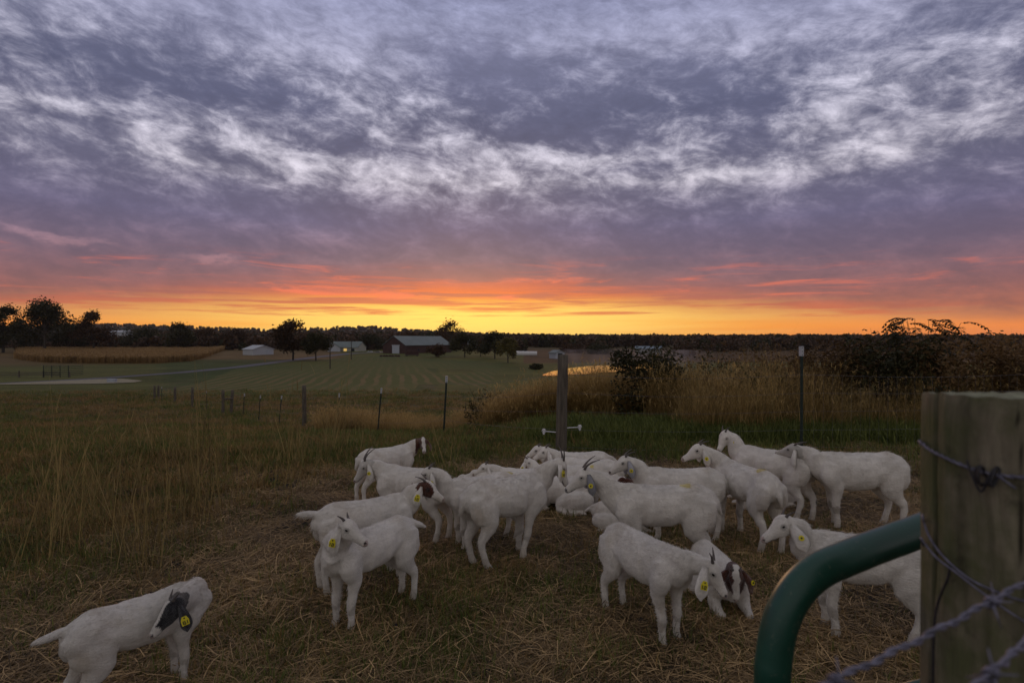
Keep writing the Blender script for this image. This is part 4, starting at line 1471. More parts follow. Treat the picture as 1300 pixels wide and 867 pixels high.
def pinnate_shrub():
    """feathery compound-leaved shrub that stands above the brush against the sky"""
    random.seed(5)
    y = 12.0; x = (1168 - 650) / F * y
    z0 = hz(x, y)
    root = empty('feathery_shrub', (x, y, z0))
    tag(root, 'feathery compound-leaved shrub standing dark against the orange sky', 'shrub')
    stem = MB(); V, Fc, T = [], [], []
    def leaflet(p, d, w, l_):
        n_ = d.cross(Vector((random.gauss(0, .3), random.gauss(0, .3), 1))).normalized()
        b0 = len(V)
        V.extend([p, p + d * l_ * .45 + n_ * w, p + d * l_, p + d * l_ * .45 - n_ * w])
        Fc.append((b0, b0 + 1, b0 + 2, b0 + 3)); T.extend([random.random() * .5] * 4)
    for k_ in range(9):
        base = Vector((random.gauss(0, .10), random.gauss(0, .12), 0))
        tipx = -1.0 + 2.0 * k_ / 8 + random.gauss(0, .05)
        tip = Vector((tipx * .62, random.gauss(0, .2), 2.12 + .14 * (1 - abs(tipx)) + random.uniform(-.06, .06)))
        stem.tube([base, base.lerp(tip, .5) + Vector((-.1 * tipx, 0, .12)), tip], [.014, .009, .004], 5)
        for f_ in range(7):
            t = .72 + .28 * f_ / 6
            o_ = base.lerp(tip, t)
            a = random.uniform(-.5, .5) + (0 if random.random() < .5 else math.pi)
            if random.random() < .7: a = (0 if tipx > 0 else math.pi) + random.gauss(0, .8)
            L_ = random.uniform(.28, .48)
            pts = []
            for j in range(9):
                s_ = j / 8
                pts.append(o_ + Vector((math.cos(a) * L_ * s_, math.sin(a) * L_ * s_ * .8, .16 * s_ - .30 * s_ * s_)))
            stem.tube(pts, .0028, 3, cap=False)
            for j in range(1, 9):
                d = (pts[j] - pts[j - 1]).normalized()
                sd_ = d.cross(Vector((0, 0, 1))).normalized()
                for q in (1, -1):
                    leaflet(pts[j], (sd_ * q + d * .45 + Vector((0, 0, -.35 + random.gauss(0, .15)))).normalized(), .024, .115)
    stem.build('stems', m_twig, root)
    o = loose('leaves', V, Fc, m_leafd, T); col.objects.link(o); o.parent = root


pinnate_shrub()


# ================================================================== TREES
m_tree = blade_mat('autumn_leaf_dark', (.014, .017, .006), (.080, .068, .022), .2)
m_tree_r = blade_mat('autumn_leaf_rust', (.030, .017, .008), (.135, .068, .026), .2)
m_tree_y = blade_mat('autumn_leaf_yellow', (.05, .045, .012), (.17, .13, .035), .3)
m_bark = simple('bark', (.055, .045, .036), .95, var=.3)
TR = 'trees standing in the valley'


def tree(label, px, py_base, d, h, w, seed, mat, n=1500, leaf=.32, trunk=.22, sparse=.5, group=TR):
    random.seed(seed)
    x = (px - 650) / F * d
    z0 = hz(x, d)
    root = empty('tree', (x, d, z0)); tag(root, label, 'tree', group)
    tb = MB()
    tb.tube([(0, 0, -.2), (random.gauss(0, .1), 0, h * .3), (random.gauss(0, .2), 0, h * .72)], [h * .028, h * .020, h * .008], 8)
    LB = []
    for k_ in range(20):
        a = random.uniform(0, 6.283); t = random.random()
        zz = h * (trunk + (1 - trunk) * (.16 + .78 * t))
        prof = math.sin(min(1, (1 - t) * 1.25 + .12) * math.pi / 2) * (.55 + .45 * min(1, t * 4))
        r_ = w * .5 * prof * random.uniform(.45, .88)
        c = Vector((r_ * math.cos(a), r_ * math.sin(a), zz))
        LB.append((c, w * random.uniform(.12, .21)))
        tb.tube([Vector((0, 0, h * (.16 + .45 * t))), c * .6 + Vector((0, 0, h * .22 * (1 - t) + .1 * h * t)), c], [h * .010, h * .006, h * .002], 5, cap=False)
    tb.build('trunk', m_bark, root)
    V, Fc, T = [], [], []
    for _ in range(n):
        c, r_ = random.choice(LB)
        dd = Vector((random.gauss(0, 1), random.gauss(0, 1), random.gauss(0, .8)))
        dd = dd.normalized() * r_ * random.random() ** sparse * random.uniform(.8, 1.25)
        p = c + dd
        a = Vector((random.gauss(0, 1), random.gauss(0, 1), random.gauss(0, .6))).normalized()
        cc = a.cross(Vector((random.gauss(0, 1), random.gauss(0, 1), random.gauss(0, 1)))).normalized()
        l_ = leaf * random.uniform(.5, 1.3)
        b0 = len(V); t = min(1, max(0, random.gauss(.4, .25)))
        V += [p - a * l_, p + cc * l_ * .6, p + a * l_, p - cc * l_ * .6]; Fc.append((b0, b0 + 1, b0 + 2, b0 + 3)); T += [t] * 4
    o = loose('crown', V, Fc, mat, T); col.objects.link(o); o.parent = root
    return root


def hh(px0, d, ytop):
    x = (px0 - 650) / F * d
    return CAM_Z + (HOR - ytop) / F * d - hz(x, d)


for (px, d, top, wpx, mt, n, lf, lb, sp) in [
    (4, 290, 389, 50, m_tree, 2600, .55, 'dark tree at the left edge behind the cornfield', .5),
    (-45, 280, 392, 60, m_tree, 1500, .55, 'dark tree partly outside the frame left of the cornfield', .5),
    (57, 290, 385, 66, m_tree, 3400, .55, 'tallest dark spreading tree behind the left end of the cornfield', .5),
    (119, 300, 396, 46, m_tree_r, 2400, .50, 'round-topped tree between the cornfield and the left skyline', .6),
    (30, 330, 410, 60, m_tree, 1600, .6, 'lower dark tree filling the gap beside the tallest left tree', .5),
    (88, 340, 412, 54, m_tree, 1600, .6, 'lower tree between the tall spreading tree and the round-topped one', .5),
    (226, 330, 412, 40, m_tree, 1700, .55, 'dark tree behind the right end of the cornfield', .5),
    (180, 360, 421, 60, m_tree, 1500, .6, 'low dark tree behind the middle of the cornfield', .5),
    (262, 370, 420, 50, m_tree_r, 1500, .6, 'low rusty tree left of the white shed', .5),
    (300, 380, 421, 44, m_tree_r, 1400, .6, 'low brownish tree just behind the white shed', .5),
    (372, 205, 411, 40, m_tree_r, 2600, .38, 'large rusty tree beside the farm lane', .45),
    (401, 200, 423, 30, m_tree, 1700, .34, 'smaller dark tree right of the large rusty one by the lane', .45),
    (573, 330, 411, 34, m_tree_r, 1500, .45, 'tall thin-crowned tree showing above the barn roof', 1.0),
    (590, 235, 428, 26, m_tree, 1900, .36, 'round dark tree at the right end of the barn', .45),
    (628, 225, 425, 30, m_tree, 2000, .36, 'dark oval tree left of the pale yellow one', .45),
    (645, 190, 433, 27, m_tree_y, 1500, .30, 'pale yellow-green tree in front of the dark oval one', .7),
    (681, 150, 463, 16, m_tree, 700, .22, 'small round bush-like tree at the left tip of the pond', .4),
    (555, 235, 440, 20, m_tree_r, 700, .34, 'small reddish tree in front of the barn', .5),
    (610, 250, 432, 22, m_tree_r, 1400, .34, 'small rusty tree between the two round dark trees by the barn', .45),
    (520, 330, 425, 30, m_tree_r, 1400, .45, 'rusty tree behind the left end of the barn', .5),
    (470, 345, 428, 34, m_tree, 1400, .45, 'dark tree right of the farmhouse', .5),
    (395, 340, 430, 40, m_tree_r, 1400, .45, 'rusty tree left behind the farmhouse', .5),
    (760, 300, 440, 44, m_tree, 1300, .45, 'dark tree beyond the middle of the pond', .5),
    (725, 320, 441, 40, m_tree_r, 1200, .45, 'low rusty tree beyond the left of the pond', .5),
    (868, 260, 442, 36, m_tree_r, 900, .45, 'low rusty tree beyond the pond', .5),
    (560, 385, 424, 40, m_tree, 1200, .6, 'dark tree directly behind the barn', .5),
]:
    h = hh(px, d, top)
    if 360 < px < 660: wpx *= 1.38; h *= 1.06
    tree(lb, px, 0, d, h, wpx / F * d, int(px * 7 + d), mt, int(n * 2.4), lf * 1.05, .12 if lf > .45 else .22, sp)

# wooded ridges: masses of crowns nobody could count
def crown_lump(name, mat, n):
    V, Fc, T = [], [], []
    for _ in range(n):
        d = Vector((random.gauss(0, 1), random.gauss(0, 1), random.gauss(0, 1))).normalized() * random.random() ** .3
        p = Vector((d.x * 4.5, d.y * 4.5, 5.5 + d.z * 5.2))
        a = Vector((random.gauss(0, 1), random.gauss(0, 1), random.gauss(0, .6))).normalized()
        c = a.cross(Vector((random.gauss(0, 1), random.gauss(0, 1), random.gauss(0, 1)))).normalized()
        l_ = 1.3 * random.uniform(.6, 1.3); b0 = len(V); t = min(1, max(0, random.gauss(.4, .3)))
        V += [p - a * l_, p + c * l_ * .7, p + a * l_, p - c * l_ * .7]; Fc.append((b0, b0 + 1, b0 + 2, b0 + 3)); T += [t] * 4
    V += [Vector((-.3, 0, 0)), Vector((.3, 0, 0)), Vector((.15, 0, 6)), Vector((-.15, 0, 6))]; b0 = len(V) - 4
    Fc.append((b0, b0 + 1, b0 + 2, b0 + 3)); T += [.3] * 4
    return loose(name, V, Fc, mat, T)


random.seed(9)
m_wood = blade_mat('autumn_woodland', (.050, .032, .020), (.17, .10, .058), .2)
V_for = [crown_lump('woodland_crown', m, 170) for m in (m_tree, m_wood, m_wood, m_tree_r, m_wood)]


# hills: terrain ridges that carry the woods
m_hill = simple('hill_floor', (.030, .024, .016), .95, var=.3, scale=.01)
RIDGES = [  # distance, [(px, py of crest incl. trees)], tree height
    (1900, [(-300, 417), (0, 415), (140, 410), (220, 412), (300, 416), (370, 417), (430, 414), (480, 413), (520, 417), (580, 421), (650, 424), (720, 424), (800, 425), (880, 427), (1000, 427), (1150, 428), (1300, 427), (1600, 424)], 12),
    (1100, [(-300, 424), (0, 423), (150, 418), (300, 421), (420, 422), (520, 424), (600, 426), (700, 427), (800, 428), (900, 430), (1050, 430), (1300, 430), (1600, 428)], 12),
    (650, [(-300, 430), (0, 428), (150, 425), (300, 427), (420, 428), (520, 431), (600, 433), (690, 434), (760, 434), (830, 433), (900, 434), (1050, 434), (1300, 434), (1600, 434)], 11),
    (470, [(-300, 434), (100, 430), (240, 428), (330, 430), (440, 434), (530, 436), (600, 438), (640, 443), (680, 444), (720, 446), (790, 443), (860, 438), (960, 436), (1100, 436), (1300, 436), (1600, 436)], 9)]
for ri, (rd, prof, th) in enumerate(RIDGES):
    xs = np.array([p[0] for p in prof], float); ys = np.array([p[1] for p in prof], float)
    V, Fc = [], []
    cols = np.linspace(-300, 1600, 120)
    depth = rd * .30
    zb = []
    for c in cols:
        u = (c - 650) / F
        crest = CAM_Z + (HOR - np.interp(c, xs, ys)) / F * rd - th * .9
        for (f_, k_) in ((-.30, 0), (-.12, .55), (0, 1), (.15, .75), (.4, 0)):
            y = rd * (1 + f_)
            g = hz(u * y, y) - 1.0
            V.append((u * y, y, g + (max(crest, g) - g) * k_))
    for i in range(len(cols) - 1):
        for j in range(4):
            a = i * 5 + j
            Fc.append((a, a + 5, a + 6, a + 1))
    o = mesh_obj('hill', V, Fc, m_hill, smooth=True)
    tag(o, kind='structure')
    n = (2600, 3000, 2600, 1300)[ri]
    P_, R_, S_ = [], [], []
    for _ in range(n):
        c = random.uniform(-300, 1600); u = (c - 650) / F
        if ri == 3:
            gap = math.sin(c * .019 + 1.0) + .6 * math.sin(c * .043)
            if 590 < c < 860 and gap < .7: continue
        k_ = random.choice((-.25, -.18, -.1, -.05, 0, 0, .03)) + random.uniform(-.03, .03)
        y = rd * (1 + k_)
        crest = CAM_Z + (HOR - np.interp(c, xs, ys)) / F * rd - th * .9
        g = hz(u * y, y) - 1.0
        t = max(0.0, np.interp(k_, (-.30, -.12, 0, .15), (0, .55, 1, .75)))
        P_.append((u * y, y, g + (max(crest, g) - g) * t)); R_.append((0, 0, random.uniform(0, 6.28))); S_.append(th / 11 * random.uniform(.55, 1.2))
    scatter('forest', P_, R_, S_, V_for, ('wooded far ridge on the skyline', 'wooded middle ridge below the skyline', 'dark woods across the valley', 'scattered hedgerow trees beyond the farm')[ri], 'forest')
print('VEG DONE')


# ================================================================== FENCE
m_tpost = simple('tpost_steel', (.018, .028, .022), .6, var=.3, scale=8)
m_white = simple('white_paint', (.42, .42, .44), .6, var=.12, scale=15)
m_oldwood = simple('weathered_post', (.105, .088, .068), .92, var=.5, scale=9, bump=1.0, bscale=30, stretch=(3, 3, .35))
m_wire = simple('galvanised_wire', (.16, .16, .18), .45, metal=.6, var=.3, scale=40)
m_insul = simple('insulator', (.62, .62, .64), .5)
FP = 'steel posts of the wire fence'
FW = 'wooden posts of the wire fence'


def tpost(label, x, y, h, lean=(0, 0)):
    r = empty('fence_post', (x, y, hz(x, y)), .3); tag(r, label, 'fence post', FP)
    r.rotation_euler = (lean[0], lean[1], .2)
    MB().box((0, 0, h * .5 - .15), (.042, .008, h + .1)).build('flange', m_tpost, r)
    MB().box((0, .018, h * .5 - .15), (.008, .028, h + .1)).build('web', m_tpost, r)
    mb = MB()
    for k_ in range(int(h / .054)):
        mb.box((0, -.008, .06 + k_ * .054), (.014, .009, .014))
    o = mb.build('studs', m_tpost, r); o['kind'] = 'stuff'
    MB().box((0, .012, h - .055), (.050, .048, .150)).build('painted_tip', m_white, r)
    return r


def wpost(label, x, y, h, rad=.07, lean=(0, 0)):
    r = empty('fence_post', (x, y, hz(x, y))); tag(r, label, 'fence post', FW)
    r.rotation_euler = (lean[0], lean[1], 0)
    mb = MB(); n = 16
    ring = []
    for i in range(9):
        t = i / 8
        ring.append((random.gauss(0, .003), random.gauss(0, .003), -.3 + (h + .3) * t))
    mb.tube(ring, [rad * (1.06 - .10 * i / 8 + random.gauss(0, .012)) for i in range(9)], n, cap=False)
    b0 = len(mb.V) - n
    mb.V.append(Vector((0, 0, h + .012)))
    for k_ in range(n): mb.F.append([b0 + k_, b0 + (k_ + 1) % n, len(mb.V) - 1])
    o = mb.build('timber', m_oldwood, r, smooth=True)
    return r


main = wpost('weathered round wooden post carrying white insulators, just behind the resting goats', .742, 8.6, 1.50, .082, (0, R(1.2)))
random.seed(3)
for (z, dx_, dy_, ln) in ((.33, -1, -.2, .20), (.40, 1, -.2, .20)):
    o = MB().tube([(0.07 * dx_, 0, z), (.07 * dx_ + ln * dx_, dy_ * ln, z + .02)], .008, 6).build('insulator_arm', m_insul, main)
    MB().tube([(.07 * dx_ + ln * dx_, dy_ * ln - .0, z - .03), (.07 * dx_ + ln * dx_, dy_ * ln, z + .055)], [.012, .022], 8).build('insulator', m_insul, main)
    MB().tube([(.07 * dx_ + ln * dx_ + .03 * dx_ * math.cos(a), dy_ * ln, z + .02 + .028 * math.sin(a)) for a in [k_ * .7 for k_ in range(9)]], .005, 5).build('cord_loop', m_insul, main)

tps = [(1018, 8.7, 1.63, 'white-tipped steel post at the fence behind the standing goats', 0), (563, 13.0, 1.36, 'white-tipped steel post nearest left of the round wooden post', 3),
       (479, 16.8, 1.36, 'leaning steel post next left along the fence', 5), (428, 20.7, 1.35, 'steel post just right of the far square wooden post', 3),
       (354, 26.3, 1.35, 'leaning steel post just left of the far square wooden post', 5), (328, 29.5, 1.35, 'thin steel post second left of the far wooden post', 4),
       (308, 33.0, 1.35, 'thin steel post close to the braced pair of wooden posts', 4), (262, 40.0, 1.3, 'small far steel post left of the braced wooden pair', 0), (205, 54.0, 1.3, 'last small steel post at the far corner of the fence', 0)]
spots_ = []
for (px, y, h, lb, ln) in tps:
    x = (px - 650) / F * y
    tpost(lb, x, y, h, (0, R(ln)))
    spots_.append((y, x, h))
for (px, y, h, rd, lb) in [(386, 23.4, 1.75, .085, 'stout wooden post in the fence among the leaning steel posts'), (283, 36, 1.5, .09, 'left wooden post of the braced pair'), (293, 36.4, 1.5, .09, 'right wooden post of the braced pair'),
                            (244, 43, 1.5, .09, 'single dark wooden post left of the braced pair'), (222, 50, 1.4, .10, 'distant wooden post near the gap in the fence'), (196, 57, 1.4, .10, 'left far wooden post at the corner'), (201, 57.5, 1.4, .10, 'right far wooden post at the corner')]:
    x = (px - 650) / F * y
    p_ = wpost(lb, x, y, h, rd, (0, R(4) if px == 293 else 0))
    if px == 283:
        MB().tube([(.05, 0, h * .62), (.50, .3, h * .62)], .06, 8).build('brace_rail', m_oldwood, p_)
    if px in (386, 244, 222): spots_.append((y, x, h))
# wires: straight runs with a little sag between neighbouring posts
line = [(.742, 8.6), (4.43, 8.7), (9.5, 9.6), (16, 11)]
lineL = [(.742, 8.6)] + sorted([(x, y) for (y, x, h) in spots_ if x < 0], key=lambda p: p[1])
GW = 'strands of the wire fence'
HN = ['lowest', 'second lowest', 'middle', 'second highest', 'highest']
for nm, pl in (('right', line), ('left', lineL)):
    for k_, zz in enumerate((.12, .38, .66, .94, 1.22)):
        mb = MB(); pts = []
        for i in range(len(pl) - 1):
            (x0, y0), (x1, y1) = pl[i], pl[i + 1]
            for j in range(8):
                t = j / 8
                zb = (hz(x0, y0) * (1 - t) + hz(x1, y1) * t)
                pts.append((x0 * (1 - t) + x1 * t, y0 * (1 - t) + y1 * t - .06, zb + zz - .05 * math.sin(math.pi * t) * (1 + .4 * math.sin(k_ * 5 + i))))
        mb.tube(pts, .0015 if nm == 'right' else .0016, 4)
        o = mb.build('fence_wire', m_wire, None, smooth=True)
        tag(o, '%s fence wire running %s' % (HN[k_], 'right from the round wooden post' if nm == 'right' else 'downhill left from the round wooden post'), 'wire', GW)
# thin upright stays of the right-hand woven section
mb = MB()
for k_ in range(46):
    x = 4.6 + k_ * .16; y = 8.7 + max(0, (x - 4.43)) * .178 - .06
    mb.tube([(x, y, .10), (x + .005, y, 1.16)], .0009, 4)
o = mb.build('wire_stays', m_wire); tag(o, 'thin vertical stay wires of the woven fence at the right', 'wire', None, 'stuff')

# ================================================================== FOREGROUND POST, GATE, BARBED WIRE
PX, PY, PR = (1320 - 650) / F * .66, .66, .112
PTOP = 1.688
m_post, b, bs = mat_new('treated_post')
t_ = b.node('ShaderNodeTexCoord')
mp = b.node('ShaderNodeMapping'); mp.inputs['Scale'].default_value = (1, 1, .16); b.nt.links.new(t_.outputs['Object'], mp.inputs[0])
g1 = b.noise(mp.outputs[0], 30, 9, .7, .8); g2 = b.noise(t_.outputs['Object'], 7, 6, .65); g3 = b.noise(mp.outputs[0], 9, 5, .6, .8)
cc = b.ramp(g1, [(.28, (.070, .060, .042, 1)), (.5, (.19, .165, .112, 1)), (.75, (.33, .29, .20, 1))])
cc = b.mix(b.smooth(g2, .40, .62, 0, .85), cc, (.092, .105, .040, 1))
spk = b.noise(t_.outputs['Object'], 26, 7, .7)
cc = b.mix(b.smooth(spk, .55, .72, 0, .6), cc, (.026, .024, .014, 1))
cc = b.mix(b.smooth(g3, .55, .75, 0, .65), cc, (.035, .026, .018, 1))
b.put(bs.inputs['Base Color'], cc); bs.inputs['Roughness'].default_value = .85; bs.inputs['Specular IOR Level'].default_value = .2
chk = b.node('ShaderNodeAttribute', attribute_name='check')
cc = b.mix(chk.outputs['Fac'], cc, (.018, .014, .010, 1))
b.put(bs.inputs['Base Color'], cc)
bp = b.node('ShaderNodeBump'); bp.inputs['Strength'].default_value = 1.0; bp.inputs['Distance'].default_value = .006
b.put(bp.inputs['Height'], b.m('ADD', g1, b.m('MULTIPLY', b.noise(mp.outputs[0], 160, 4, .7), .5))); b.nt.links.new(bp.outputs[0], bs.inputs['Normal'])
m_end, b, bs = mat_new('post_end_grain')
t_ = b.node('ShaderNodeTexCoord')
e1 = b.noise(t_.outputs['Object'], 38, 8, .7); e2 = b.noise(t_.outputs['Object'], 11, 5, .6)
cc = b.ramp(e1, [(.3, (.13, .125, .075, 1)), (.7, (.30, .30, .20, 1))])
cc = b.mix(b.smooth(e2, .5, .7, 0, .6), cc, (.10, .12, .05, 1))
b.put(bs.inputs['Base Color'], cc); bs.inputs['Roughness'].default_value = .95
bp = b.node('ShaderNodeBump'); bp.inputs['Strength'].default_value = 1; bp.inputs['Distance'].default_value = .004
b.put(bp.inputs['Height'], e1); b.nt.links.new(bp.outputs[0], bs.inputs['Normal'])
post = empty('gate_post', (PX, PY, hz(PX, PY))); tag(post, 'thick round wooden gate post at the right edge, wound with wire', 'gate post')
z0 = hz(PX, PY)
V, Fc = [], []
nA_, nZ = 260, 110
crk = [(2.98, .007, .014, 0), (3.86, .0025, .005, 2), (2.66, .002, .003, 4), (4.6, .008, .012, 5), (5.3, .005, .006, 1)]


def ztop(th):
    return -.013 * max(0, math.sin(th)) - .002 * max(0, -math.sin(th)) + .0012 * math.sin(5 * th + 1) + .0008 * math.sin(23 * th)


def post_r(th, z, top=False):
    r = PR * (1 + .015 * math.sin(2 * th + .6) + .006 * math.sin(3 * th + z * 1.1) + .002 * math.sin(7 * th + z * 3))
    r += .0005 * math.sin(41 * th + 4 * math.sin(z * 5)) + .0004 * math.sin(67 * th + 5 * math.sin(z * 7))
    for (a, w, dp, sd_) in crk:
        aa = a + .05 * math.sin(z * 9 + sd_) + .02 * math.sin(z * 31 + sd_)
        dd = (th - aa + math.pi) % (2 * math.pi) - math.pi
        r -= dp * math.exp(-(dd * PR / (w * .35)) ** 2) * (.6 + .4 * math.sin(z * 5 + sd_))
    return r


H_ = PTOP - z0
for j in range(nZ + 1):
    z = -.3 + (H_ + .3) * (j / nZ) ** .6
    for i in range(nA_):
        th = 2 * math.pi * i / nA_
        r = post_r(th, z)
        zz = z
        if j == nZ: zz += ztop(th); r -= .002
        V.append((r * math.cos(th), r * math.sin(th), zz))
for j in range(nZ):
    for i in range(nA_):
        i2 = (i + 1) % nA_
        Fc.append((j * nA_ + i, j * nA_ + i2, (j + 1) * nA_ + i2, (j + 1) * nA_ + i))
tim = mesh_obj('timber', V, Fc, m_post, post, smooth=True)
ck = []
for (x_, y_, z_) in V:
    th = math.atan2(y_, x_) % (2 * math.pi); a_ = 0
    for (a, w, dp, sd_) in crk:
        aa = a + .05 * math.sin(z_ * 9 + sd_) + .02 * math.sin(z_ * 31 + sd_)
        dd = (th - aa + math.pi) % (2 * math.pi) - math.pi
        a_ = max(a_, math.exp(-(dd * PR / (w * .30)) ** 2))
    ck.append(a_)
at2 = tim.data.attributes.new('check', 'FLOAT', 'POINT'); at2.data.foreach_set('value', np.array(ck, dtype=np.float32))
V2, F2 = [], []
for i in range(nA_):
    th = 2 * math.pi * i / nA_
    r = post_r(th, H_) - .002
    V2.append((r * math.cos(th), r * math.sin(th), H_ + ztop(th)))
prev = 0
for k_ in range(1, 16):
    b0 = len(V2); q = 1 - k_ / 16
    for i in range(nA_):
        th = 2 * math.pi * i / nA_
        r = post_r(th, H_) * q
        gr_ = .0016 * math.sin(r * 620 + math.sin(th * 3)) + .002 * math.sin(th * 5 + r * 40)
        for (a, w, dp, sd_) in crk:
            dd = (th - a + math.pi) % (2 * math.pi) - math.pi
            gr_ -= .006 * math.exp(-(dd * max(r, .01) / .003) ** 2) * q
        V2.append((r * math.cos(th), r * math.sin(th), H_ + ztop(th) * q + gr_ * min(1, 4 * (1 - q)) - .004 * (1 - q)))
    for i in range(nA_):
        i2 = (i + 1) % nA_
        F2.append((prev + i, prev + i2, b0 + i2, b0 + i))
    prev = b0
V2.append((0, 0, H_ - .004)); F2 += [(prev + i, prev + (i + 1) % nA_, len(V2) - 1) for i in range(nA_)]
mesh_obj('end_grain', V2, F2, m_end, post, smooth=True)


def on_post(px, py, off=.004):
    """point on the post surface seen at a photo pixel"""
    d = Vector(((px - 650) / F, 1, (HOR - py) / F))
    a = d.x ** 2 + d.y ** 2; bq = -2 * (d.x * PX + d.y * PY); c = PX ** 2 + PY ** 2 - (PR + off) ** 2
    disc = bq * bq - 4 * a * c
    if disc < 0: disc = 0
    t = (-bq - math.sqrt(disc)) / (2 * a)
    return Vector((0, 0, CAM_Z)) + d * t


m_fwire = simple('old_wire', (.17, .165, .21), .5, metal=.55, var=.45, scale=120)
m_fwire_d = simple('dark_wire', (.035, .033, .036), .6, metal=.2, var=.4, scale=120)


def curve_pts(pts, sub=8):
    pts = [Vector(p) for p in pts]; out = []
    n = len(pts)
    for i in range(n - 1):
        a = pts[max(i - 1, 0)]; b_ = pts[i]; c = pts[i + 1]; d = pts[min(i + 2, n - 1)]
        for k_ in range(sub):
            t = k_ / sub
            out.append(0.5 * ((2 * b_) + (c - a) * t + (2 * a - 5 * b_ + 4 * c - d) * t * t + (3 * b_ - a - 3 * c + d) * t ** 3))
    out.append(pts[-1])
    return out


def twisted(path, r, rw, pitch):
    """two wires twisted round each other along a path"""
    A, B_ = [], []
    L_ = 0; last = None
    n = len(path)
    ref = Vector((0, 0, 1))
    res = []
    for i, p in enumerate(path):
        t = (path[min(i + 1, n - 1)] - path[max(i - 1, 0)]).normalized()
        a = t.cross(ref).normalized(); c = t.cross(a)
        if last is not None: L_ += (p - last).length
        last = p
        ph = 2 * math.pi * L_ / pitch
        A.append(p + (a * math.cos(ph) + c * math.sin(ph)) * r); B_.append(p - (a * math.cos(ph) + c * math.sin(ph)) * r)
    return A, B_


def resample(path, step):
    out = [path[0]]; acc = 0
    for i in range(1, len(path)):
        a, c = path[i - 1], path[i]; L_ = (c - a).length
        if L_ < 1e-9: continue
        t = step - acc
        while t <= L_:
            out.append(a.lerp(c, t / L_)); t += step
        acc = L_ - (t - step)
    out.append(path[-1])
    return out


# upper wire: wraps round the post and is knotted at the front
back = Vector((PX + .02, PY + PR + .004, 1.58))
w1 = [Vector((PX - PR * .55, PY + PR * .86, 1.60)), on_post(1168, 560), on_post(1180, 570), on_post(1205, 583), on_post(1232, 594), on_post(1262, 602), on_post(1300, 606), on_post(1360, 610), on_post(1420, 612), Vector((PX + PR * 1.0, PY, 1.585)), Vector((PX + PR * .6, PY + PR * .85, 1.59))]
pth = resample(curve_pts(w1, 10), .0012)
w_o = empty('wire_wrap', on_post(1245, 600)); tag(w_o, 'upper twisted wire round the gate post, tied in a knot at the front', 'wire', 'wires wound on the gate post')
base = Vector(w_o.location)
for P2, nm in zip(twisted(pth, .0011, .001, .016), ('strand', 'strand')):
    MB().tube([p - base for p in P2], .0011, 6).build('strand', m_fwire, w_o, smooth=True)
random.seed(31)
kn = MB()
for loopn in range(2):
    c = on_post(1241 + loopn * 16, 601 + loopn * 1, .008)
    pts = []
    for i in range(26):
        a = i / 25 * 2 * math.pi * 1.9
        pts.append(c - base + Vector((.0055 * math.cos(a) + i * .00025, -.002 - .004 * math.sin(a * .5), .010 * math.sin(a + loopn) - .002)))
    kn.tube(pts, .0013, 6)
kn.build('knot', m_fwire_d, w_o, smooth=True)
MB().tube(curve_pts([on_post(1228, 584, .008) - base, on_post(1236, 607, .010) - base, on_post(1246, 624, .010) - base, on_post(1254, 612, .012) - base]), .0012, 6).build('wire_tail', m_fwire_d, w_o, smooth=True)
MB().tube([on_post(1262, 600, .007) - base, on_post(1290, 620, .016) - base], .0011, 6).build('wire_tail', m_fwire, w_o, smooth=True)

# lower pair of plain wires holding the gate
for idx, (pp, lb, mt) in enumerate([([(1172, 655), (1174, 664), (1182, 684), (1200, 708), (1232, 735), (1268, 752), (1300, 763), (1360, 775)], 'lower smooth wire round the gate post, the upper of the pair', m_fwire),
                                    ([(1170, 684), (1176, 692), (1192, 710), (1215, 727), (1250, 754), (1300, 788), (1350, 812)], 'lower smooth wire round the gate post, the lower of the pair', m_fwire)]):
    ps = [Vector((PX - PR * .5, PY + PR * .88, 1.47 - idx * .02))] + [on_post(a, c, .005 + .003 * idx) for a, c in pp] + [Vector((PX + PR + .01, PY, 1.36 - idx * .03))]
    P2 = resample(curve_pts(ps, 8), .006)
    o = MB().tube(P2, .0013, 6).build('wire_wrap', mt, smooth=True)
    tag(o, lb, 'wire', 'wires wound on the gate post')
P2 = curve_pts([on_post(1207, 718, .007), on_post(1204, 735, .008), on_post(1192, 765, .006), on_post(1187, 800, .005), on_post(1186, 867, .004), on_post(1185, 960, .004)], 6)
o = MB().tube(P2, .0014, 6).build('hanging_wire', m_fwire_d, smooth=True)
tag(o, 'thin dark wire end hanging down the left side of the gate post', 'wire', 'wires wound on the gate post')


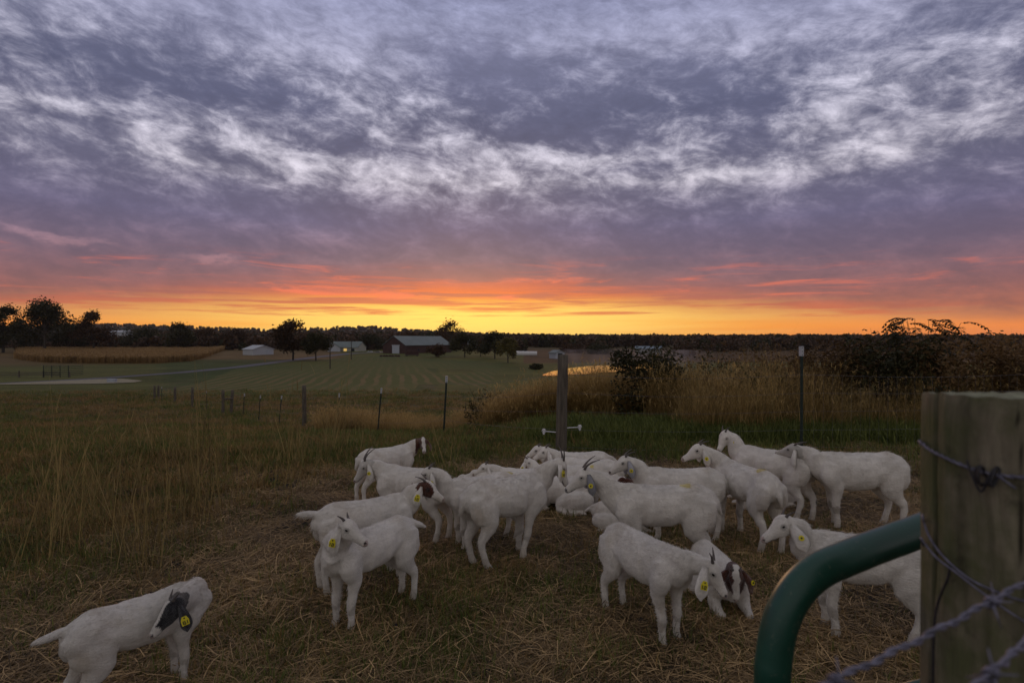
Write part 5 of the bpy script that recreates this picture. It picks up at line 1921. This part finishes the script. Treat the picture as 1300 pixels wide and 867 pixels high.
def barbed(label, p0, p1, barbs, sag=.004):
    r = empty('barbed_wire', tuple(p0)); tag(r, label, 'barbed wire', 'barbed wire strands close to the lens')
    n = 200
    path = [p0.lerp(p1, i / n) - p0 + Vector((0, 0, -sag * math.sin(math.pi * i / n) + .0012 * math.sin(i * .21))) for i in range(n + 1)]
    for P2 in twisted(path, .0014, .0013, .030):
        MB().tube(P2, .0014, 7).build('strand', m_fwire, r, smooth=True)
    dirn = (p1 - p0).normalized(); a = dirn.cross(Vector((0, 0, 1))).normalized(); c = dirn.cross(a)
    for t in barbs:
        q = (p1 - p0) * t + Vector((0, 0, -sag * math.sin(math.pi * t)))
        mb = MB(); pts = []
        for i in range(30):
            th = i / 29 * 2 * math.pi * 2.2
            pts.append(q + dirn * (.008 * (i / 29 - .5)) + (a * math.cos(th) + c * math.sin(th)) * .0036)
        pts = [pts[0] + (a * .4 + c * .8 - dirn * .25).normalized() * .018] + pts + [pts[-1] + (-a * .3 - c * .9 + dirn * .3).normalized() * .018]
        mb.tube(pts, [.0004] + [.0011] * 30 + [.0004], 6)
        pts = [q + (a * .9 - c * .35).normalized() * .016 + dirn * .003, q, q - (a * .8 - c * .5).normalized() * .016 - dirn * .003]
        mb.tube(pts, [.0004, .0011, .0004], 6)
        mb.build('barb', m_fwire, r, smooth=True)


A0 = at(1000, 892, .40); A1 = at(1345, 716, .52)
barbed('barbed wire slanting up to the right across the gate post', A0, A1, (.14, .70))
B0 = at(1210, 898, .36); B1 = at(1350, 770, .45)
barbed('second barbed wire crossing the bottom right corner', B0, B1, (.30, .85), .002)

# green tube gate, standing ajar beside the post
m_gate, b, bs = mat_new('green_gate_paint')
t_ = b.node('ShaderNodeTexCoord')
nn = b.noise(t_.outputs['Object'], 14, 6, .65)
cc = b.mix(b.smooth(nn, .35, .75), (.005, .046, .029, 1), (.008, .066, .042, 1))
sc_ = b.noise(t_.outputs['Object'], 90, 4, .75)
cc = b.mix(b.smooth(sc_, .60, .68, 0, .55), cc, (.10, .12, .09, 1))
b.put(bs.inputs['Base Color'], cc); b.put(bs.inputs['Roughness'], b.smooth(nn, .3, .7, .32, .5)); bs.inputs['Specular IOR Level'].default_value = .5
g0 = at(981, 900, .83); ghz = at(1240, 645, .955)
gate = empty('tube_gate', (g0.x, g0.y, 0)); tag(gate, 'dark green tubular steel gate with a rounded top corner', 'gate')
gb = Vector((g0.x, g0.y, 0))
gdir = (Vector((ghz.x, ghz.y, 0)) - Vector((g0.x, g0.y, 0))).normalized()
ref = [(981, 1500, .83), (981, 1200, .83), (981, 950, .83), (981, 867, .83), (983, 838, .831), (989, 800, .834), (1001, 768, .838), (1019, 742, .844), (1043, 723, .853), (1075, 709, .868), (1110, 695, .886), (1170, 673, .915), (1240, 645, .955), (1300, 620, .99)]
pts = []
for (px, py, y) in ref:
    p = at(px, py, y)
    if py >= 950: p = Vector((at(981, 867, .83).x, .83, {1500: .16, 1200: .5, 950: 1.1}[py]))
    pts.append(p - gb)
last = pts[-1]
pts.append(last + (pts[-1] - pts[-3]).normalized() * 1.2)
MB().tube(curve_pts(pts, 6), .0250, 24).build('outer_frame', m_gate, gate, smooth=True)
for z in (.20, .45, .70, .95, 1.17):
    a = Vector((pts[2].x, pts[2].y, z)); e = a + gdir * 1.5 + Vector((0, 0, .02))
    MB().tube([a, e], .0215, 16).build('rail', m_gate, gate, smooth=True)

# ================================================================== FARM BUILDINGS AND FAR THINGS
m_barnwall = simple('dark_red_boards', (.060, .032, .028), .85, var=.25, scale=.6)
m_barnroof = simple('pale_green_roof', (.15, .175, .165), .55, var=.15, scale=.2)
m_cream = simple('cream_siding', (.42, .40, .34), .8, var=.08)
m_wsid = simple('white_siding', (.42, .43, .45), .7, var=.06)
m_door = simple('grey_door', (.40, .42, .46), .6, var=.06)
m_glassd = simple('dark_glass', (.03, .035, .045), .15)
m_lit, b, bs = mat_new('lit_window'); bs.inputs['Base Color'].default_value = (.5, .4, .2, 1); bs.inputs['Emission Color'].default_value = (1, .62, .16, 1); bs.inputs['Emission Strength'].default_value = .5
m_blueroof = simple('blue_grey_roof', (.16, .20, .23), .5, var=.1)
m_plastic = simple('white_cover', (.62, .60, .58), .6, var=.08)


def building(label, px, d, W_, L_, eave, ridge, rot, mw, mr, zb=None, name='farm_shed', over=.4):
    x = (px - 650) / F * d
    r = empty(name, (x, d, hz(x, d) if zb is None else zb), R(rot)); tag(r, label, 'building')
    V = [(-W_ / 2, -L_ / 2, -.5), (W_ / 2, -L_ / 2, -.5), (W_ / 2, L_ / 2, -.5), (-W_ / 2, L_ / 2, -.5), (-W_ / 2, -L_ / 2, eave), (W_ / 2, -L_ / 2, eave), (W_ / 2, L_ / 2, eave), (-W_ / 2, L_ / 2, eave), (0, -L_ / 2, ridge), (0, L_ / 2, ridge)]
    for nm, f in (('gable_wall', [(0, 1, 5, 8, 4)]), ('gable_wall', [(2, 3, 7, 9, 6)]), ('side_wall', [(1, 2, 6, 5)]), ('side_wall', [(3, 0, 4, 7)])):
        idx = sorted(set(i for q in f for i in q)); mp_ = {i: j for j, i in enumerate(idx)}
        mesh_obj(nm, [V[i] for i in idx], [tuple(mp_[i] for i in q) for q in f], mw, r)
    sl = (ridge - eave) / (W_ / 2)
    for s_ in (-1, 1):
        e = s_ * (W_ / 2 + over); ze = ridge - sl * abs(e) + .12; y0, y1 = -L_ / 2 - over, L_ / 2 + over; zr = ridge + .12
        mesh_obj('roof_slope', [(0, y0, zr), (e, y0, ze), (e, y1, ze), (0, y1, zr), (0, y0, zr - .2), (e, y0, ze - .2), (e, y1, ze - .2), (0, y1, zr - .2)],
                 [(0, 1, 2, 3), (4, 7, 6, 5), (0, 4, 5, 1), (1, 5, 6, 2), (2, 6, 7, 3)], mr, r)
    return r


ZV = -6.25
barn = building('big dark barn with a pale roof and a grey sliding door', 531, 292, 15.5, 34, 5.0, 9.3, -34, m_barnwall, m_barnroof, ZV, 'barn')
MB().box((1.2, -17.05, 2.4), (4.8, .12, 4.6)).build('sliding_door', m_door, barn)
MB().box((1.2, -17.02, 4.85), (5.6, .16, .3)).build('door_track', m_wsid, barn)
for k_ in (-8, 0, 8): MB().box((7.78, k_, 2.4), (.1, 1.2, 1.2)).build('window', m_glassd, barn)
shed = building('white metal shed with a rounded pale roof left of the rusty tree', 328, 262, 11, 7, 3.3, 5.0, 62, m_wsid, m_wsid, ZV, 'farm_shed')
MB().box((3.0, -3.56, 1.5), (2.6, .1, 2.9)).build('door', m_door, shed)
house = building('low cream farmhouse with a lit window and a grey roof', 441, 322, 8.5, 19, 3.4, 6.4, 72, m_cream, m_barnroof, ZV, 'farmhouse')
for k_, mt in ((-6.5, m_glassd), (-2.2, m_lit), (3.0, m_glassd), (6.8, m_glassd)):
    w = MB().box((4.30, k_, 1.8), (.10, 1.9, 1.5)).build('window', mt, house)
    MB().box((4.33, k_, 1.8), (.06, .10, 1.5)).build('mullion', m_wsid, w)
for k_, mt in ((-6.5, m_glassd), (-1.5, m_lit), (3.0, m_glassd), (6.8, m_glassd)):
    MB().box((-4.30, k_, 1.8), (.10, 1.9, 1.5)).build('window', mt, house)
MB().box((1.5, -2, 6.5), (.7, .7, 1.6)).build('chimney', m_barnwall, house)
gar = building('small white gabled garage at the left end of the farmhouse', 424, 312, 6.5, 8, 3.2, 5.6, 18, m_wsid, m_barnroof, ZV, 'garage')
MB().box((0, -4.06, 1.3), (3.2, .1, 2.5)).build('garage_door', m_door, gar)
for k_, (px, d, w, l_, e, r_, rot, mw, mr, zb, lb) in enumerate([
    (707, 235, 4.2, 5.5, 2.3, 3.3, 25, m_door, m_barnroof, ZV, 'small grey open shed beside the fence post top, near the pond'),
    (823, 300, 7, 13, 2.6, 3.7, 80, m_barnroof, m_blueroof, -5.9, 'long building with a blue-grey roof beyond the pond'),
    (606, 420, 8, 12, 3.2, 5.0, 70, m_wsid, m_blueroof, -4.0, 'pale roofed building between the round tree and the oval tree'),
    (152, 470, 7, 20, 4.0, 5.5, 78, m_wsid, m_wsid, 3.2, 'far white building above the cornfield at the left')]):
    rr = building(lb, px, d, w, l_, e, r_, rot, mw, mr, zb)
    MB().box((0, -l_ / 2 - .04, 1.1), (w * .5, .1, 2.1)).build('door', m_glassd, rr)
# plastic tunnel / stack of wrapped bales
x = (667 - 650) / F * 275
tun = empty('bale_stack', (x, 275, ZV), R(2)); tag(tun, 'low white row of wrapped bales right of the yellow tree', 'bales')
for k_ in range(8):
    mb = MB(); n = 12
    mb.tube([(-4.3 + k_ * 1.24, 0, .75 + (.85 if False else 0)), (-3.12 + k_ * 1.24, 0, .75)], [1.35 - .02 * k_] * 2, n)
    mb.build('bale', m_plastic, tun)

# parked cars by the farmhouse
def car(label, px, d, colr, rot):
    x = (px - 650) / F * d
    r = empty('parked_car', (x, d, ZV + .06), R(rot)); tag(r, label, 'car', 'vehicles parked by the farmhouse')
    prof = [(-2.1, .35), (-2.15, .85), (-1.5, 1.0), (-.9, 1.45), (.7, 1.45), (1.3, 1.0), (2.1, .9), (2.2, .4)]
    V = [(p[0], -.85 + (.12 if p[1] > 1.2 else 0), p[1]) for p in prof] + [(p[0], .85 - (.12 if p[1] > 1.2 else 0), p[1]) for p in prof]
    n = len(prof)
    Fc = [tuple(range(n)), tuple(range(n, 2 * n))[::-1]] + [(i, n + i, n + (i + 1) % n, (i + 1) % n) for i in range(n)]
    mesh_obj('body', V, Fc, simple('car_paint', colr, .35), r)
    MB().box((-.1, 0, 1.22), (1.7, 1.60, .30)).build('glasshouse', m_glassd, r)
    for sx in (-1.35, 1.35):
        for sy in (-.85, .85):
            MB().tube([(sx, sy - .1, .33), (sx, sy + .1, .33)], .33, 12).build('wheel', m_ink, r)


car('white car at the left of the vehicles near the house', 470, 305, (.5, .5, .52), 10)
car('dark car in the middle of the vehicles near the house', 480, 300, (.05, .05, .06), -5)
car('silver car at the right of the vehicles near the house', 489, 303, (.3, .31, .34), 8)
# farm wagon and bales in front of the barn
wg = empty('hay_wagon', ((523 - 650) / F * 245, 245, ZV), R(12)); tag(wg, 'dark hay wagon loaded in front of the barn', 'wagon')
MB().box((0, 0, 1.0), (6.4, 2.2, .25)).build('bed', m_oldwood, wg)
MB().box((0, 0, 2.0), (5.6, 1.9, 1.7)).build('load', m_barnwall, wg)
for sx in (-2.2, 2.2):
    for sy in (-1.0, 1.0): MB().tube([(sx, sy - .12, .45), (sx, sy + .12, .45)], .45, 12).build('wheel', m_ink, wg)
for k_ in range(7):
    px = 484 + k_ * 3.7
    mb = MB(); mb.tube([(0, -.55, .62), (0, .55, .62)], .62, 14)
    o = mb.build('round_bale', m_barnwall, loc=((px - 650) / F * 238, 238 + (k_ % 2) * .8, ZV)); tag(o, ['leftmost', 'second from left', 'third from left', 'middle-right', 'third from right', 'second from right', 'rightmost'][k_] + ' dark round bale in the row before the barn', 'bale', 'dark round bales in a row before the barn')
# utility poles
for (px, d, top, lb) in ((419, 150, 432, 'thin utility pole standing right of the two lane-side trees'), (446, 210, 427, 'second thin utility pole in front of the farmhouse')):
    x = (px - 650) / F * d; h = CAM_Z + (HOR - top) / F * d - ZV
    r = empty('utility_pole', (x, d, ZV)); tag(r, lb, 'pole', 'utility poles in the valley')
    MB().tube([(0, 0, -.3), (0, 0, h)], [.16, .11], 8).build('shaft', m_bark, r)
    MB().box((0, 0, h - .6), (1.6, .1, .12)).build('crossarm', m_bark, r)
# paddock rails and pen at the left
for k_, px in enumerate((-20, 24, 55, 88)):
    d = 118; x = (px - 650) / F * d
    o = MB().box((0, 0, .6), (.22, .22, 1.5)).build('paddock_post', m_oldwood, loc=(x, d, ZV)); tag(o, ['post of the paddock rail outside the left edge', 'left paddock post by the lane', 'middle paddock post by the lane', 'right paddock post touching the pen'][k_], 'fence post', 'paddock posts by the lane')
o = MB().box((0, 0, 1.0), (12.4, .08, .14)).box((0, 0, .55), (12.4, .08, .14)).build('paddock_rail', m_oldwood, loc=((38 - 650) / F * 118, 118, ZV)); tag(o, 'horizontal rails of the paddock beside the lane', 'fence')
pen = empty('cattle_pen', ((81 - 650) / F * 120, 120, ZV)); tag(pen, 'small dark barred livestock pen by the lane at the left', 'pen')
for k_ in range(6): MB().box((0, -2, .4 + k_ * .38), (5.2, .06, .09)).build('bar', m_tpost, pen); MB().box((2.6, 0, .4 + k_ * .38), (.06, 4, .09)).build('bar', m_tpost, pen)
for k_ in range(4): MB().box((-2.6 + k_ * 1.73, -2.1, 1.25), (.10, .10, 2.5)).build('upright', m_tpost, pen)
bx = MB().box((0, 0, .25), (1.3, .8, .5)).box((0, 0, .58), (1.5, .9, .10)).build('meter_box', m_door, loc=((142 - 650) / F * 103, 103, hz((142 - 650) / F * 103, 103) + .05)); tag(bx, 'small pale box standing on the gravel pad by the lane', 'box')

# cornfield
def corn_clump():
    V, Fc, T = [], [], []
    for _ in range(26):
        x, y = random.uniform(-1.6, 1.6), random.uniform(-1.6, 1.6)
        t = random.random()
        blade(V, Fc, T, (x, y, 0), random.uniform(0, 6.28), abs(random.gauss(0, .05)), .1, random.uniform(2.0, 2.6), .10, 2, t)
        for k_ in range(6):
            blade(V, Fc, T, (x, y, random.uniform(.6, 2.1)), random.uniform(0, 6.28), random.uniform(.4, 1.2), 1.2, random.uniform(.5, .8), .11, 2, min(1, t + random.uniform(-.2, .3)))
    return loose('corn_row', V, Fc, m_corn, T)


m_corn = blade_mat('dry_corn', (.16, .095, .036), (.50, .32, .13), .25)
random.seed(77)
V_corn = [corn_clump() for _ in range(4)]
lo_ = [(24, 457), (60, 460.5), (120, 461.5), (200, 461.5), (240, 459), (262, 454), (284, 446)]


def corn_pt():
    c = random.uniform(24, 284)
    py0 = np.interp(c, [p[0] for p in lo_], [p[1] for p in lo_])
    dn = 8.0 * F / (py0 - HOR)
    d = dn + (1 - random.random() ** .6) * (340 - dn)
    u = (c - 650) / F
    return (u * d, d, 1.0)


P_, R_, S_ = place(5200, corn_pt, 0, .85, 1.1)
scatter('cornfield', P_, R_, S_, V_corn, 'standing dry corn in a tan field at the left', 'corn')
# fog drifting off the pond
m_mist = bpy.data.materials.new('pond_mist'); m_mist.use_nodes = True
nt = m_mist.node_tree; nt.nodes.clear(); b = NB(nt)
pv = b.node('ShaderNodeVolumePrincipled'); pv.inputs['Color'].default_value = (.9, .86, .86, 1); pv.inputs['Anisotropy'].default_value = .3
tcm = b.node('ShaderNodeTexCoord')
nm_ = b.noise(tcm.outputs['Object'], .12, 3, .6)
b.put(pv.inputs['Density'], b.smooth(nm_, .42, .75, 0, .022))
mo = b.node('ShaderNodeOutputMaterial'); nt.links.new(pv.outputs[0], mo.inputs['Volume'])
o = MB().box((0, 0, 0), (34, 34, 5.0)).build('mist', m_mist, loc=((800 - 650) / F * 152, 150, ZV + 2.65)); tag(o, 'thin mist rising from the pond', 'mist', None, 'stuff')
print('ALL DONE')

m_haze = bpy.data.materials.new('air_haze'); m_haze.use_nodes = True
nt = m_haze.node_tree; nt.nodes.clear(); b = NB(nt)
pv = b.node('ShaderNodeVolumePrincipled'); pv.inputs['Color'].default_value = (.93, .92, .94, 1); pv.inputs['Density'].default_value = .00005; pv.inputs['Anisotropy'].default_value = .2
mo = b.node('ShaderNodeOutputMaterial'); nt.links.new(pv.outputs[0], mo.inputs['Volume'])
o = MB().box((0, 1200, 33), (9000, 7200, 86)).build('haze', m_haze); tag(o, 'thin dawn haze over the valley', 'haze', None, 'stuff')
